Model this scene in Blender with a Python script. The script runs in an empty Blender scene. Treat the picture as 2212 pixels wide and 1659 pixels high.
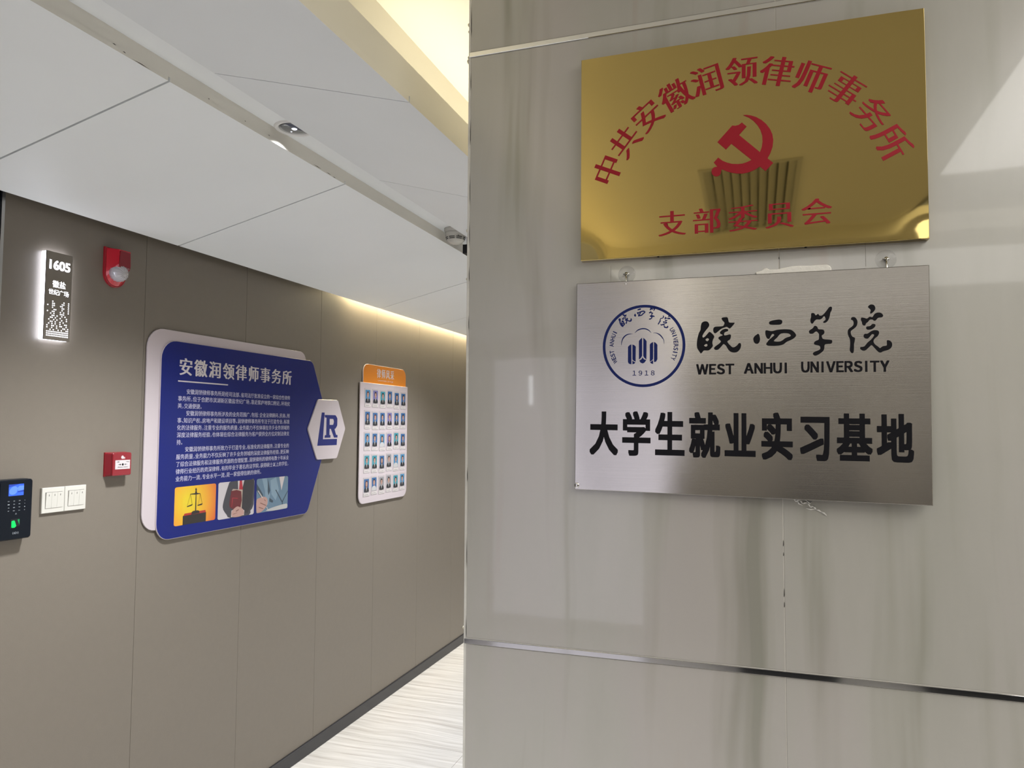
import bpy, math, random
from mathutils import Vector, Matrix
random.seed(7)
PI = math.pi
scene = bpy.context.scene
COL = scene.collection
Z0 = 1.662            # camera height above the floor; all z below are written relative to the lens

# ---------------------------------------------------------------- camera
def make_camera():
    f, W = 1598.07, 2212.0
    yaw, p, r = -0.324832377, 0.0572190730, 0.00528904479
    fw = Vector((math.sin(yaw)*math.cos(p), math.cos(yaw)*math.cos(p), math.sin(p)))
    rt = Vector((math.cos(yaw), -math.sin(yaw), 0.0)); up = rt.cross(fw)
    r2 = rt*math.cos(r) + up*math.sin(r); u2 = up*math.cos(r) - rt*math.sin(r)
    cd = bpy.data.cameras.new('camera'); cam = bpy.data.objects.new('camera', cd); COL.objects.link(cam)
    cd.sensor_fit = 'HORIZONTAL'; cd.sensor_width = 36.0; cd.lens = 36.0*f/W
    cd.clip_start = 0.02; cd.clip_end = 60
    m = Matrix((r2, u2, -fw)).transposed().to_4x4(); m.translation = Vector((0, 0, Z0))
    cam.matrix_world = m
    scene.camera = cam
make_camera()

# ---------------------------------------------------------------- world, exposure, room lights
w = bpy.data.worlds.new('world'); scene.world = w; w.use_nodes = True
bg = w.node_tree.nodes['Background']; bg.inputs[0].default_value = (0.9, 0.93, 1.0, 1); bg.inputs[1].default_value = 0.3
scene.view_settings.view_transform = 'Standard'; scene.view_settings.look = 'None'
scene.view_settings.gamma = 1.0; scene.view_settings.use_curve_mapping = False
scene.view_settings.exposure = 0.27

def area(name, loc, size, power, color, direction=(0, 0, -1), shape='RECTANGLE', spread=PI):
    l = bpy.data.lights.new(name, 'AREA'); l.shape = shape; l.size = size[0]
    if shape == 'RECTANGLE': l.size_y = size[1]
    l.energy = power; l.color = color; l.spread = spread
    o = bpy.data.objects.new(name, l); COL.objects.link(o)
    o.location = (loc[0], loc[1], loc[2] + Z0)
    zz = -Vector(direction).normalized(); yy = Vector((0, 1, 0)) if abs(zz.y) < .9 else Vector((0, 0, 1)); xx = yy.cross(zz)
    o.rotation_euler = Matrix((xx, yy, zz)).transposed().to_euler()
    return o
WARM = (1.0, 0.90, 0.70); WALLWARM = (1.0, 0.84, 0.52); COOL = (0.92, 0.95, 1.0); NEUT = (1.0, 0.975, 0.94)
# cove strips (LED tape hidden behind the ceiling edges)
area('cove_light_corridor', (-0.86, 5.2, 0.800), (0.03, 7.4), 11, WARM, (0.4, 0, 1))
area('cove_light_lobby', (-0.86, -0.9, 0.800), (0.03, 4.0), 4, WARM, (0.4, 0, 1))
area('cove_light_wall', (-2.172, 6.3, 0.79), (0.02, 5.4), 60, WALLWARM, (-0.35, 0, -1))
# luminous tray above the lobby, the room's main light
area('tray_light', (1.75, 0.0, 1.235), (1.9, 2.5), 70, NEUT, (0, 0, -1))
area('fill_light_back', (0.2, -2.3, 0.965), (3.0, 1.2), 31, NEUT, (0, 0, -1))  # added fill light below the back bulkhead, no fitting of its own

# ---------------------------------------------------------------- node helpers
def new_mat(name):
    m = bpy.data.materials.new(name); m.use_nodes = True
    return m, m.node_tree, m.node_tree.nodes['Principled BSDF']
def mat(name, color, rough=0.5, metal=0.0, coat=0.0, coat_rough=0.05, emit=None, strength=0.0, vary=0.0, vscale=8.0, bump=0.0, bscale=60.0, spec=0.5, trans=0.0, ior=1.5, alpha=1.0):
    m, nt, b = new_mat(name)
    N, L = nt.nodes, nt.links
    b.inputs['Base Color'].default_value = (*color, 1); b.inputs['Roughness'].default_value = rough
    b.inputs['Metallic'].default_value = metal; b.inputs['Coat Weight'].default_value = coat
    b.inputs['Coat Roughness'].default_value = coat_rough; b.inputs['Specular IOR Level'].default_value = spec
    b.inputs['Transmission Weight'].default_value = trans; b.inputs['IOR'].default_value = ior
    b.inputs['Alpha'].default_value = alpha
    if emit: b.inputs['Emission Color'].default_value = (*emit, 1); b.inputs['Emission Strength'].default_value = strength
    tc = N.new('ShaderNodeTexCoord')
    if vary:
        n = N.new('ShaderNodeTexNoise'); n.inputs['Scale'].default_value = vscale; n.inputs['Detail'].default_value = 4
        L.new(tc.outputs['Object'], n.inputs['Vector'])
        mx = N.new('ShaderNodeMix'); mx.data_type = 'RGBA'
        mx.inputs[6].default_value = tuple(c*(1-vary) for c in color)+(1,)
        mx.inputs[7].default_value = tuple(min(1, c*(1+vary)) for c in color)+(1,)
        L.new(n.outputs['Fac'], mx.inputs[0]); L.new(mx.outputs[2], b.inputs['Base Color'])
    if bump:
        n2 = N.new('ShaderNodeTexNoise'); n2.inputs['Scale'].default_value = bscale; n2.inputs['Detail'].default_value = 3
        L.new(tc.outputs['Object'], n2.inputs['Vector'])
        bp = N.new('ShaderNodeBump'); bp.inputs['Strength'].default_value = bump; bp.inputs['Distance'].default_value = 0.002
        L.new(n2.outputs['Fac'], bp.inputs['Height']); L.new(bp.outputs['Normal'], b.inputs['Normal'])
    return m
def ramp(N, stops):
    r = N.new('ShaderNodeValToRGB'); e = r.color_ramp.elements
    while len(e) < len(stops): e.new(0.5)
    for k, (p, c) in enumerate(stops): e[k].position = p; e[k].color = (*c, 1)
    return r
def streak_mat(name, stretch, stops, rough, coat, coat_rough, stops2=None, stretch2=None, bump=0.0, warp=0.0):
    """stone / tile: noise stretched along one axis, in world coordinates, over a base colour"""
    m, nt, b = new_mat(name); N, L = nt.nodes, nt.links
    g = N.new('ShaderNodeNewGeometry'); mp = N.new('ShaderNodeMapping'); mp.inputs['Scale'].default_value = stretch
    src = g.outputs['Position']
    if warp:
        nw = N.new('ShaderNodeTexNoise'); nw.inputs['Scale'].default_value = 1.3; nw.inputs['Detail'].default_value = 2
        L.new(src, nw.inputs['Vector'])
        sc = N.new('ShaderNodeVectorMath'); sc.operation = 'SCALE'; sc.inputs['Scale'].default_value = warp
        L.new(nw.outputs['Color'], sc.inputs[0])
        ad = N.new('ShaderNodeVectorMath'); ad.operation = 'ADD'; L.new(src, ad.inputs[0]); L.new(sc.outputs[0], ad.inputs[1])
        src = ad.outputs[0]
    L.new(src, mp.inputs['Vector'])
    n = N.new('ShaderNodeTexNoise'); n.inputs['Scale'].default_value = 1.0; n.inputs['Detail'].default_value = 5; n.inputs['Roughness'].default_value = 0.6
    L.new(mp.outputs[0], n.inputs['Vector'])
    r = ramp(N, stops); L.new(n.outputs['Fac'], r.inputs['Fac']); col = r.outputs['Color']
    if stops2:
        mp2 = N.new('ShaderNodeMapping'); mp2.inputs['Scale'].default_value = stretch2; mp2.inputs['Location'].default_value = (3.1, 7.7, 1.9)
        L.new(src, mp2.inputs['Vector'])
        n2 = N.new('ShaderNodeTexNoise'); n2.inputs['Scale'].default_value = 1.0; n2.inputs['Detail'].default_value = 3
        L.new(mp2.outputs[0], n2.inputs['Vector'])
        r2 = ramp(N, stops2); L.new(n2.outputs['Fac'], r2.inputs['Fac'])
        mx = N.new('ShaderNodeMix'); mx.data_type = 'RGBA'; mx.blend_type = 'MULTIPLY'; mx.inputs[0].default_value = 1.0
        L.new(col, mx.inputs[6]); L.new(r2.outputs['Color'], mx.inputs[7]); col = mx.outputs[2]
    L.new(col, b.inputs['Base Color'])
    b.inputs['Roughness'].default_value = rough; b.inputs['Coat Weight'].default_value = coat; b.inputs['Coat Roughness'].default_value = coat_rough
    if bump:
        nb = N.new('ShaderNodeTexNoise'); nb.inputs['Scale'].default_value = 3.0; L.new(g.outputs['Position'], nb.inputs['Vector'])
        bp = N.new('ShaderNodeBump'); bp.inputs['Strength'].default_value = bump; bp.inputs['Distance'].default_value = 0.01
        L.new(nb.outputs['Fac'], bp.inputs['Height']); L.new(bp.outputs['Normal'], b.inputs['Normal']); L.new(bp.outputs['Normal'], b.inputs['Coat Normal'])
    return m
def plate_mat(name, color, rough, aniso=0.0, wave=0.03, wscale=2.5, brush=None, smudge=0.0):
    """sheet metal: slightly buckled, optionally brushed sideways"""
    m, nt, b = new_mat(name); N, L = nt.nodes, nt.links
    b.inputs['Metallic'].default_value = 1.0; b.inputs['Base Color'].default_value = (*color, 1)
    b.inputs['Roughness'].default_value = rough
    g = N.new('ShaderNodeNewGeometry')
    nb = N.new('ShaderNodeTexNoise'); nb.inputs['Scale'].default_value = wscale; nb.inputs['Detail'].default_value = 1
    L.new(g.outputs['Position'], nb.inputs['Vector'])
    bp = N.new('ShaderNodeBump'); bp.inputs['Strength'].default_value = 1.0; bp.inputs['Distance'].default_value = wave
    L.new(nb.outputs['Fac'], bp.inputs['Height']); last = bp
    if brush:
        mp = N.new('ShaderNodeMapping'); mp.inputs['Scale'].default_value = brush; L.new(g.outputs['Position'], mp.inputs['Vector'])
        n2 = N.new('ShaderNodeTexNoise'); n2.inputs['Scale'].default_value = 1; n2.inputs['Detail'].default_value = 3; L.new(mp.outputs[0], n2.inputs['Vector'])
        b2 = N.new('ShaderNodeBump'); b2.inputs['Strength'].default_value = 0.10; b2.inputs['Distance'].default_value = 0.0006
        L.new(n2.outputs['Fac'], b2.inputs['Height']); L.new(bp.outputs['Normal'], b2.inputs['Normal']); last = b2
        b.inputs['Anisotropic'].default_value = aniso
        tg = N.new('ShaderNodeCombineXYZ'); tg.inputs[2].default_value = 1.0; L.new(tg.outputs[0], b.inputs['Tangent'])
        mx = N.new('ShaderNodeMix'); mx.data_type = 'RGBA'
        mx.inputs[6].default_value = tuple(c*0.93 for c in color)+(1,); mx.inputs[7].default_value = tuple(min(1, c*1.05) for c in color)+(1,)
        L.new(n2.outputs['Fac'], mx.inputs[0]); L.new(mx.outputs[2], b.inputs['Base Color'])
    if smudge:
        n3 = N.new('ShaderNodeTexNoise'); n3.inputs['Scale'].default_value = 9; n3.inputs['Detail'].default_value = 4; L.new(g.outputs['Position'], n3.inputs['Vector'])
        mr = N.new('ShaderNodeMapRange'); mr.inputs['From Min'].default_value = 0.45; mr.inputs['From Max'].default_value = 0.75
        mr.inputs['To Min'].default_value = rough; mr.inputs['To Max'].default_value = rough+smudge
        L.new(n3.outputs['Fac'], mr.inputs['Value']); L.new(mr.outputs[0], b.inputs['Roughness'])
    L.new(last.outputs['Normal'], b.inputs['Normal'])
    return m

M = {}
M['wallpanel'] = mat('taupe_wall_panel', (0.157, 0.136, 0.110), 0.42, vary=0.04, vscale=40, bump=0.08, bscale=400)
M['gapdark'] = mat('panel_joint', (0.05, 0.045, 0.04), 0.8)
M['baseboard'] = mat('black_baseboard', (0.018, 0.018, 0.022), 0.35, vary=0.1)
M['ceiling'] = mat('white_ceiling_paint', (0.80, 0.825, 0.84), 0.5, vary=0.03, vscale=3)
M['creamfascia'] = mat('cream_painted_fascia', (0.90, 0.87, 0.75), 0.5, vary=0.04, vscale=4)
M['slotface'] = mat('slot_lining_paint', (0.78, 0.755, 0.69), 0.6, vary=0.04)
M['highceiling'] = mat('warm_white_ceiling', (0.84, 0.82, 0.74), 0.7, vary=0.03, vscale=2)
M['stone'] = streak_mat('greige_stone_slab', (4.5, 1.2, 0.9), [(0.30, (0.335, 0.33, 0.295)), (0.48, (0.365, 0.355, 0.325)), (0.60, (0.375, 0.355, 0.335)), (0.75, (0.385, 0.365, 0.34))], 0.22, 0.6, 0.035,
    [(0.27, (0.68, 0.69, 0.64)), (0.38, (0.92, 0.925, 0.90)), (0.46, (1, 1, 1)), (0.66, (1, 1, 1)), (0.74, (0.97, 0.92, 0.90))], (15, 2, 0.9), bump=0.05, warp=0.10)
M['grout'] = mat('pale_grout', (0.62, 0.6, 0.55), 0.8, vary=0.1, vscale=60)
M['pencil'] = mat('pencil', (0.22, 0.21, 0.19), 0.8)
M['caulk'] = mat('old_caulk', (0.52, 0.49, 0.38), 0.6, vary=0.25, vscale=120)
M['cornertrim'] = mat('corner_edge_trim', (0.55, 0.54, 0.5), 0.35, vary=0.2, vscale=30)
M['polished'] = mat('polished_steel_trim', (0.62, 0.62, 0.62), 0.06, metal=1.0)
M['floor'] = streak_mat('grey_streaked_floor_tile', (1.6, 38, 1), [(0.28, (0.33, 0.305, 0.285)), (0.45, (0.46, 0.445, 0.425)), (0.6, (0.53, 0.515, 0.495)), (0.8, (0.60, 0.585, 0.57))], 0.3, 0.3, 0.08,
    [(0.35, (0.86, 0.85, 0.84)), (0.5, (1, 1, 1))], (3, 110, 1), warp=0.12)
M['floorgrout'] = mat('floor_joint', (0.3, 0.28, 0.26), 0.8)
M['gold'] = plate_mat('brass_sheet', (0.40, 0.305, 0.115), 0.03, wave=0.010, wscale=1.6, smudge=0.04)
M['silver'] = plate_mat('brushed_stainless_sheet', (0.345, 0.33, 0.31), 0.17, aniso=1.0, wave=0.010, wscale=2.2, brush=(6, 6, 900))
M['redink'] = mat('red_enamel', (0.27, 0.004, 0.014), 0.5, vary=0.05, spec=0.25)
M['blackink'] = mat('black_enamel', (0.005, 0.005, 0.007), 0.45, spec=0.12)
M['blueink'] = mat('dark_blue_enamel', (0.006, 0.014, 0.10), 0.45, spec=0.15)
M['whiteacrylic'] = mat('white_acrylic', (0.46, 0.405, 0.425), 0.18, coat=0.4)
M['blueprint'] = mat('blue_print_film', (0.001, 0.008, 0.125), 0.28, coat=0.12, coat_rough=0.04, spec=0.25)
M['whiteprint'] = mat('white_print', (0.52, 0.48, 0.49), 0.3)
M['bodyprint'] = mat('pale_blue_white_print', (0.44, 0.43, 0.55), 0.3)
M['orange'] = mat('orange_print_film', (0.62, 0.20, 0.012), 0.16, coat=0.6)
M['redplastic'] = mat('red_plastic', (0.44, 0.007, 0.02), 0.22, coat=0.5, vary=0.04)
M['redbase'] = mat('red_base_plastic', (0.26, 0.006, 0.014), 0.35)
M['redpoint'] = mat('call_point_red', (0.19, 0.004, 0.012), 0.25, coat=0.4)
M['reddark'] = mat('dark_red_plastic', (0.18, 0.003, 0.012), 0.35)
M['clearlens'] = mat('frosted_clear_lens', (0.40, 0.38, 0.40), 0.12, coat=0.5)
M['lensrib'] = mat('lens_rib', (0.52, 0.50, 0.53), 0.15, coat=0.6)
M['whiteplastic'] = mat('white_plastic', (0.52, 0.505, 0.46), 0.25, vary=0.02)
M['darkline'] = mat('switch_gap', (0.12, 0.11, 0.1), 0.7)
M['blackgloss'] = mat('black_glossy_plastic', (0.004, 0.006, 0.010), 0.2, spec=0.2)
M['blackmat'] = mat('black_matte_plastic', (0.010, 0.010, 0.012), 0.5, vary=0.1, spec=0.3)
M['screen'] = mat('lit_blue_screen', (0.01, 0.02, 0.1), 0.2, emit=(0.035, 0.14, 0.95), strength=0.95)
M['screenlight'] = mat('lit_pale_screen', (0.01, 0.02, 0.1), 0.2, emit=(0.16, 0.36, 1.0), strength=0.8)
M['screendark'] = mat('dim_blue_screen', (0.01, 0.02, 0.1), 0.2, emit=(0.01, 0.05, 0.42), strength=0.8)
M['green'] = mat('green_sensor_light', (0, 0.1, 0.02), 0.3, emit=(0.0, 0.95, 0.13), strength=1.0)
M['greendim'] = mat('green_sensor_side', (0, 0.1, 0.02), 0.3, emit=(0.0, 0.28, 0.08), strength=0.8)
M['keywhite'] = mat('key_print', (0.35, 0.38, 0.42), 0.4)
M['signface'] = mat('bronze_sign_face', (0.17, 0.15, 0.125), 0.35, vary=0.05)
M['signglow'] = mat('lit_sign_cutout', (0.9, 0.9, 1), 0.5, emit=(0.93, 0.94, 1.0), strength=2.2)
M['signside'] = mat('lit_acrylic_side', (0.9, 0.9, 1), 0.4, emit=(0.84, 0.87, 1.0), strength=8.0)
M['glassdark'] = mat('dark_door_glass', (0.01, 0.014, 0.022), 0.05, coat=0.5)
M['alu'] = mat('brushed_aluminium', (0.45, 0.45, 0.45), 0.3, metal=1.0)
M['lamplens'] = mat('downlight_lens_glass', (0.10, 0.11, 0.13), 0.08, coat=1.0)
M['lampbulb'] = mat('downlight_led', (0.8, 0.8, 0.8), 0.3, emit=(0.85, 0.9, 1.0), strength=0.8)
M['lampring'] = mat('downlight_ring', (0.74, 0.73, 0.72), 0.35)
M['foam'] = mat('white_foam', (0.8, 0.78, 0.72), 0.9, vary=0.08, vscale=60, bump=0.5, bscale=200)
M['glue'] = mat('dried_clear_glue', (0.62, 0.61, 0.57), 0.15, coat=0.8, vary=0.3, vscale=200, bump=0.6, bscale=260)
M['clearcup'] = mat('clear_vinyl', (0.8, 0.8, 0.78), 0.06, alpha=0.16, coat=0.6)
M['chrome'] = mat('chrome_hook', (0.75, 0.75, 0.74), 0.12, metal=1.0)
M['backwall'] = mat('beige_lobby_wall', (0.30, 0.265, 0.215), 0.5, vary=0.04, vscale=3)
M['sidewall'] = mat('lobby_side_wall', (0.42, 0.39, 0.33), 0.5, vary=0.04, vscale=3)
M['litglass'] = mat('lit_frosted_glass', (0.4, 0.4, 0.42), 0.3, emit=(0.62, 0.60, 0.70), strength=2.0)
M['walllamp'] = mat('wall_lamp_diffuser', (0.9, 0.9, 0.9), 0.4, emit=(0.92, 0.95, 1.0), strength=9)
M['grillewhite'] = mat('grille_white', (0.62, 0.62, 0.58), 0.5)
M['grilledark'] = mat('grille_void', (0.04, 0.04, 0.035), 0.8)

# ---------------------------------------------------------------- geometry helpers
def frame(o, u, v, n):
    o, u, v, n = map(Vector, (o, u, v, n))
    return lambda a, b, c=0.0: o + u*a + v*b + n*c
WORLD = lambda a, b, c=0.0: Vector((a, b, c))
LW = frame((-2.2, 0, 0), (0, 1, 0), (0, 0, 1), (1, 0, 0))       # corridor wall: a = distance along, b = height, c = proud
PW = frame((0, 1.385, 0), (1, 0, 0), (0, 0, 1), (0, -1, 0))     # stone wall
FL = frame((0, 0, -Z0), (1, 0, 0), (0, 1, 0), (0, 0, 1))
class MB:
    def __init__(s): s.v = []; s.f = []; s.m = []; s.sm = []
    def add(s, vs, fs, mi=0, smooth=False):
        k = len(s.v); s.v += [Vector(v) for v in vs]
        for f in fs: s.f.append([k+i for i in f]); s.m.append(mi); s.sm.append(smooth)
        return s
    def box(s, F, a0, a1, b0, b1, c0, c1, mi=0, bev=0.0):
        if bev:
            return s.prism(F, [(a0, b0), (a1, b0), (a1, b1), (a0, b1)], c0, c1, mi, bev)
        P = [F(a, b, c) for c in (c0, c1) for b in (b0, b1) for a in (a0, a1)]
        return s.add(P, [(0, 1, 3, 2), (4, 6, 7, 5), (0, 4, 5, 1), (2, 3, 7, 6), (0, 2, 6, 4), (1, 5, 7, 3)], mi)
    def prism(s, F, out, c0, c1, mi=0, bev=0.0, taper=None):
        """extrude a 2-D outline from c0 to c1, the front edge chamfered by bev"""
        n = len(out)
        rings = [[F(a, b, c0) for a, b in out]]
        if bev:
            ins = inset(out, bev)
            rings.append([F(a, b, c1-bev) for a, b in out]); rings.append([F(a, b, c1) for a, b in ins])
        else: rings.append([F(a, b, c1) for a, b in (taper or out)])
        vs = [p for r in rings for p in r]; fs = [list(range(n))[::-1]]
        for k in range(len(rings)-1):
            for i in range(n): j = (i+1) % n; fs.append((k*n+i, k*n+j, (k+1)*n+j, (k+1)*n+i))
        fs.append([(len(rings)-1)*n+i for i in range(n)])
        return s.add(vs, fs, mi)
    def flat(s, F, out, c, mi=0):
        return s.add([F(a, b, c) for a, b in out], [list(range(len(out)))], mi)
    def lathe(s, C, ax, prof, n=24, mi=0, smooth=True):
        """prof: (radius, distance along ax) from C"""
        ax = Vector(ax).normalized(); t = ax.orthogonal().normalized(); q = ax.cross(t)
        vs = []; fs = []
        for r, h in prof:
            for i in range(n):
                an = 2*PI*i/n; vs.append(Vector(C) + ax*h + (t*math.cos(an)+q*math.sin(an))*r)
        for k in range(len(prof)-1):
            for i in range(n): j = (i+1) % n; fs.append((k*n+i, k*n+j, (k+1)*n+j, (k+1)*n+i))
        if prof[0][0] > 1e-6: fs.append(list(range(n))[::-1])
        if prof[-1][0] > 1e-6: fs.append([(len(prof)-1)*n+i for i in range(n)])
        return s.add(vs, fs, mi, smooth)
    def tube(s, pts, r, n=8, mi=0):
        pts = [Vector(p) for p in pts]; vs = []; fs = []
        for k, p in enumerate(pts):
            d = (pts[min(k+1, len(pts)-1)]-pts[max(k-1, 0)]).normalized(); t = d.orthogonal().normalized(); q = d.cross(t)
            if k: # keep rings aligned
                t = (pt - d*pt.dot(d)).normalized(); q = d.cross(t)
            pt = t
            rr = r[k] if isinstance(r, (list, tuple)) else r
            for i in range(n): an = 2*PI*i/n; vs.append(p+(t*math.cos(an)+q*math.sin(an))*rr)
        for k in range(len(pts)-1):
            for i in range(n): j = (i+1) % n; fs.append((k*n+i, k*n+j, (k+1)*n+j, (k+1)*n+i))
        fs.append(list(range(n))[::-1]); fs.append([(len(pts)-1)*n+i for i in range(n)])
        return s.add(vs, fs, mi, True)
    def build(s, name, mats, parent=None, origin=None):
        if not isinstance(mats, (list, tuple)): mats = [mats]
        if origin is None:
            lo = [min(v[i] for v in s.v) for i in range(3)]; hi = [max(v[i] for v in s.v) for i in range(3)]
            origin = Vector(((lo[0]+hi[0])/2, (lo[1]+hi[1])/2, lo[2]))
        origin = Vector(origin)
        me = bpy.data.meshes.new(name); me.from_pydata([v-origin for v in s.v], [], s.f)
        for mm in mats: me.materials.append(mm)
        me.polygons.foreach_set('material_index', s.m); me.polygons.foreach_set('use_smooth', s.sm); me.update()
        o = bpy.data.objects.new(name, me); COL.objects.link(o); place(o, origin, parent)
        return o
WPOS = {}
def place(o, origin, parent):
    wp = Vector(origin) + Vector((0, 0, Z0)); WPOS[o.name] = wp
    if parent: o.parent = parent; o.location = wp - WPOS[parent.name]
    else: o.location = wp
def tag(o, label=None, cat=None, group=None, kind=None):
    for k, v in (('label', label), ('category', cat), ('group', group), ('kind', kind)):
        if v: o[k] = v
    return o
def thing(name, loc, label=None, cat=None, group=None, kind=None):
    o = bpy.data.objects.new(name, None); o.empty_display_size = 0.05; COL.objects.link(o); place(o, loc, None)
    return tag(o, label, cat, group, kind)
def inset(out, d):
    n = len(out); A = sum(out[i][0]*out[(i+1) % n][1]-out[(i+1) % n][0]*out[i][1] for i in range(n)); sg = 1 if A > 0 else -1
    res = []
    for i in range(n):
        p0, p1, p2 = Vector(out[i-1]), Vector(out[i]), Vector(out[(i+1) % n])
        e1 = (p1-p0).normalized(); e2 = (p2-p1).normalized()
        n1 = Vector((-e1.y, e1.x))*sg; n2 = Vector((-e2.y, e2.x))*sg
        b = n1+n2; b = b/max(0.3, b.dot(n1)) if b.length > 1e-6 else n1
        q = p1+b*d; res.append((q.x, q.y))
    return res
def rounded(pts, rads, seg=7):
    """outline with rounded corners; rads one radius or one per corner"""
    n = len(pts); rads = rads if isinstance(rads, (list, tuple)) else [rads]*n; out = []
    for i in range(n):
        p0, p1, p2 = Vector(pts[i-1]), Vector(pts[i]), Vector(pts[(i+1) % n]); r = rads[i]
        if r <= 0: out.append((p1.x, p1.y)); continue
        a = (p0-p1).normalized(); b = (p2-p1).normalized(); half = a.angle(b)/2
        t = min(r/math.tan(half), (p0-p1).length*0.49, (p2-p1).length*0.49); rr = t*math.tan(half)
        c = p1+(a+b).normalized()*(rr/math.sin(half)); s0 = p1+a*t-c; s1 = p1+b*t-c
        a0 = math.atan2(s0.y, s0.x); da = (math.atan2(s1.y, s1.x)-a0+PI) % (2*PI)-PI
        for k in range(seg+1): an = a0+da*k/seg; out.append((c.x+rr*math.cos(an), c.y+rr*math.sin(an)))
    return out
def rrect(a0, a1, b0, b1, r, seg=5): return rounded([(a0, b0), (a1, b0), (a1, b1), (a0, b1)], r, seg)
def smooth_loop(P, k=4):
    n = len(P); out = []
    for i in range(n):
        p0, p1, p2, p3 = P[i-1], P[i], P[(i+1) % n], P[(i+2) % n]
        for j in range(k):
            t = j/k; t2 = t*t; t3 = t2*t
            out.append(tuple(0.5*((2*p1[d])+(-p0[d]+p2[d])*t+(2*p0[d]-5*p1[d]+4*p2[d]-p3[d])*t2+(-p0[d]+3*p1[d]-3*p2[d]+p3[d])*t3) for d in (0, 1)))
    return out

# ---------------------------------------------------------------- lettering (built-in font outlines turned into flat mesh)
_tc = bpy.data.curves.new('glyph', 'FONT'); _to = bpy.data.objects.new('glyph', _tc); COL.objects.link(_to); _gc = {}
def glyph(ch, off=0.0, res=3):
    key = (ch, off, res)
    if key not in _gc:
        _tc.body = ch; _tc.offset = off; _tc.resolution_u = res
        bpy.context.view_layer.update()
        me = bpy.data.meshes.new_from_object(_to.evaluated_get(bpy.context.evaluated_depsgraph_get()))
        _gc[key] = ([(v.co.x, v.co.y) for v in me.vertices], [tuple(p.vertices) for p in me.polygons])
        bpy.data.meshes.remove(me)
    return _gc[key]
def spread(song, bold):
    if song: return [(song*(k/3.0), 0.0) for k in range(-3, 4)]
    if not bold: return [(0.0, 0.0)]
    if not isinstance(bold, tuple): bold = (bold, bold)
    if bold[1] == 0: return [(-bold[0], 0), (bold[0], 0)]
    return [(bold[0]*i/2, bold[1]*j/2) for i in range(-2, 3) for j in ((-2, -1, 0, 1, 2) if abs(i) == 2 else (-2, 2))]+[(0, 0)]
def put(mb, F, ch, cx, cy, w=None, h=None, em=None, rot=0.0, off=0.0, c=0.0004, mi=0, res=3, song=0.0, bold=0.0, slant=0.0, dx=None, wh=None):
    """one character centred on (cx, cy): its outline box scaled to w x h, or the whole em scaled to em"""
    vs, fs = glyph(ch, off, res)
    if not vs: return
    x0, x1 = min(v[0] for v in vs), max(v[0] for v in vs); y0, y1 = min(v[1] for v in vs), max(v[1] for v in vs)
    if wh: sx, sy = wh[0]/(x1-x0), wh[1]/(y1-y0); mx_, my_ = (x0+x1)/2, (y0+y1)/2
    elif em: sx, sy = em if isinstance(em, tuple) else (em, em); mx_, my_ = (0.5 if dx is None else dx), 0.38
    else: sx, sy = (w/(x1-x0) if w else h/(y1-y0)), h/(y1-y0); mx_, my_ = (x0+x1)/2, (y0+y1)/2
    cr, sr = math.cos(rot), math.sin(rot)
    for k, (sh, sv) in enumerate(spread(song, bold)):
        P = []
        for x, y in vs:
            X = (x-mx_+sh)*sx + slant*(y-my_)*sy; Y = (y-my_+sv)*sy
            P.append(F(cx+X*cr-Y*sr, cy+X*sr+Y*cr, c+0.00002*k))
        mb.add(P, fs, mi)
def word(mb, F, text, a0, a1, b0, b1, off=0.0, c=0.0004, mi=0, res=3, slant=0.0, bold=0.0):
    """a latin word stretched into the box a0..a1 x b0..b1"""
    vs, fs = glyph(text, off, res); x0, x1 = min(v[0] for v in vs), max(v[0] for v in vs); y0, y1 = min(v[1] for v in vs), max(v[1] for v in vs)
    for k, (sh, sv) in enumerate(spread(0, bold)):
        mb.add([F(a0+(x+sh-x0)/(x1-x0)*(a1-a0)+slant*(y-y0), b0+(y+sv-y0)/(y1-y0)*(b1-b0), c+.00002*k) for x, y in vs], fs, mi)
def grotesk(mb, F, text, a0, a1, b0, b1, bold=0.0, c=0.0004, gap=0.16):
    """upright sans capitals / digits (full-width forms of the built-in font) set letter by letter into a0..a1"""
    G = []
    for ch in text:
        vs, fs = glyph(chr(ord(ch)+0xFEE0), 0.0, 3); G.append((min(v[0] for v in vs), max(v[0] for v in vs), min(v[1] for v in vs), max(v[1] for v in vs)))
    tot = sum(g[1]-g[0] for g in G)+gap*(len(G)-1); k = (a1-a0)/tot; x = a0
    for ch, g in zip(text, G):
        wd = (g[1]-g[0])*k
        if ch == 'I': wd *= .36; x += .1*k; mb.box(F, x, x+wd, b0-bold[1]*k, b1+bold[1]*k, c-.0001, c); x += wd+(gap+.1)*k; continue
        put(mb, F, chr(ord(ch)+0xFEE0), x+wd/2, (b0+b1)/2, wh=(wd, b1-b0), bold=bold, c=c); x += wd+gap*k
def loops(mb, F, ls, c, mi=0):
    """flat fill of several loops, inner loops are holes"""
    cu = bpy.data.curves.new('fill', 'CURVE'); cu.dimensions = '2D'; cu.fill_mode = 'BOTH'
    for l in ls:
        sp = cu.splines.new('POLY'); sp.points.add(len(l)-1); sp.use_cyclic_u = True
        for k, p in enumerate(l): sp.points[k].co = (p[0], p[1], 0, 1)
    ob = bpy.data.objects.new('fill', cu); COL.objects.link(ob); bpy.context.view_layer.update()
    me = bpy.data.meshes.new_from_object(ob.evaluated_get(bpy.context.evaluated_depsgraph_get()))
    mb.add([F(v.co.x, v.co.y, c) for v in me.vertices], [tuple(p.vertices) for p in me.polygons], mi)
    bpy.data.objects.remove(ob); bpy.data.curves.remove(cu); bpy.data.meshes.remove(me)
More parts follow.
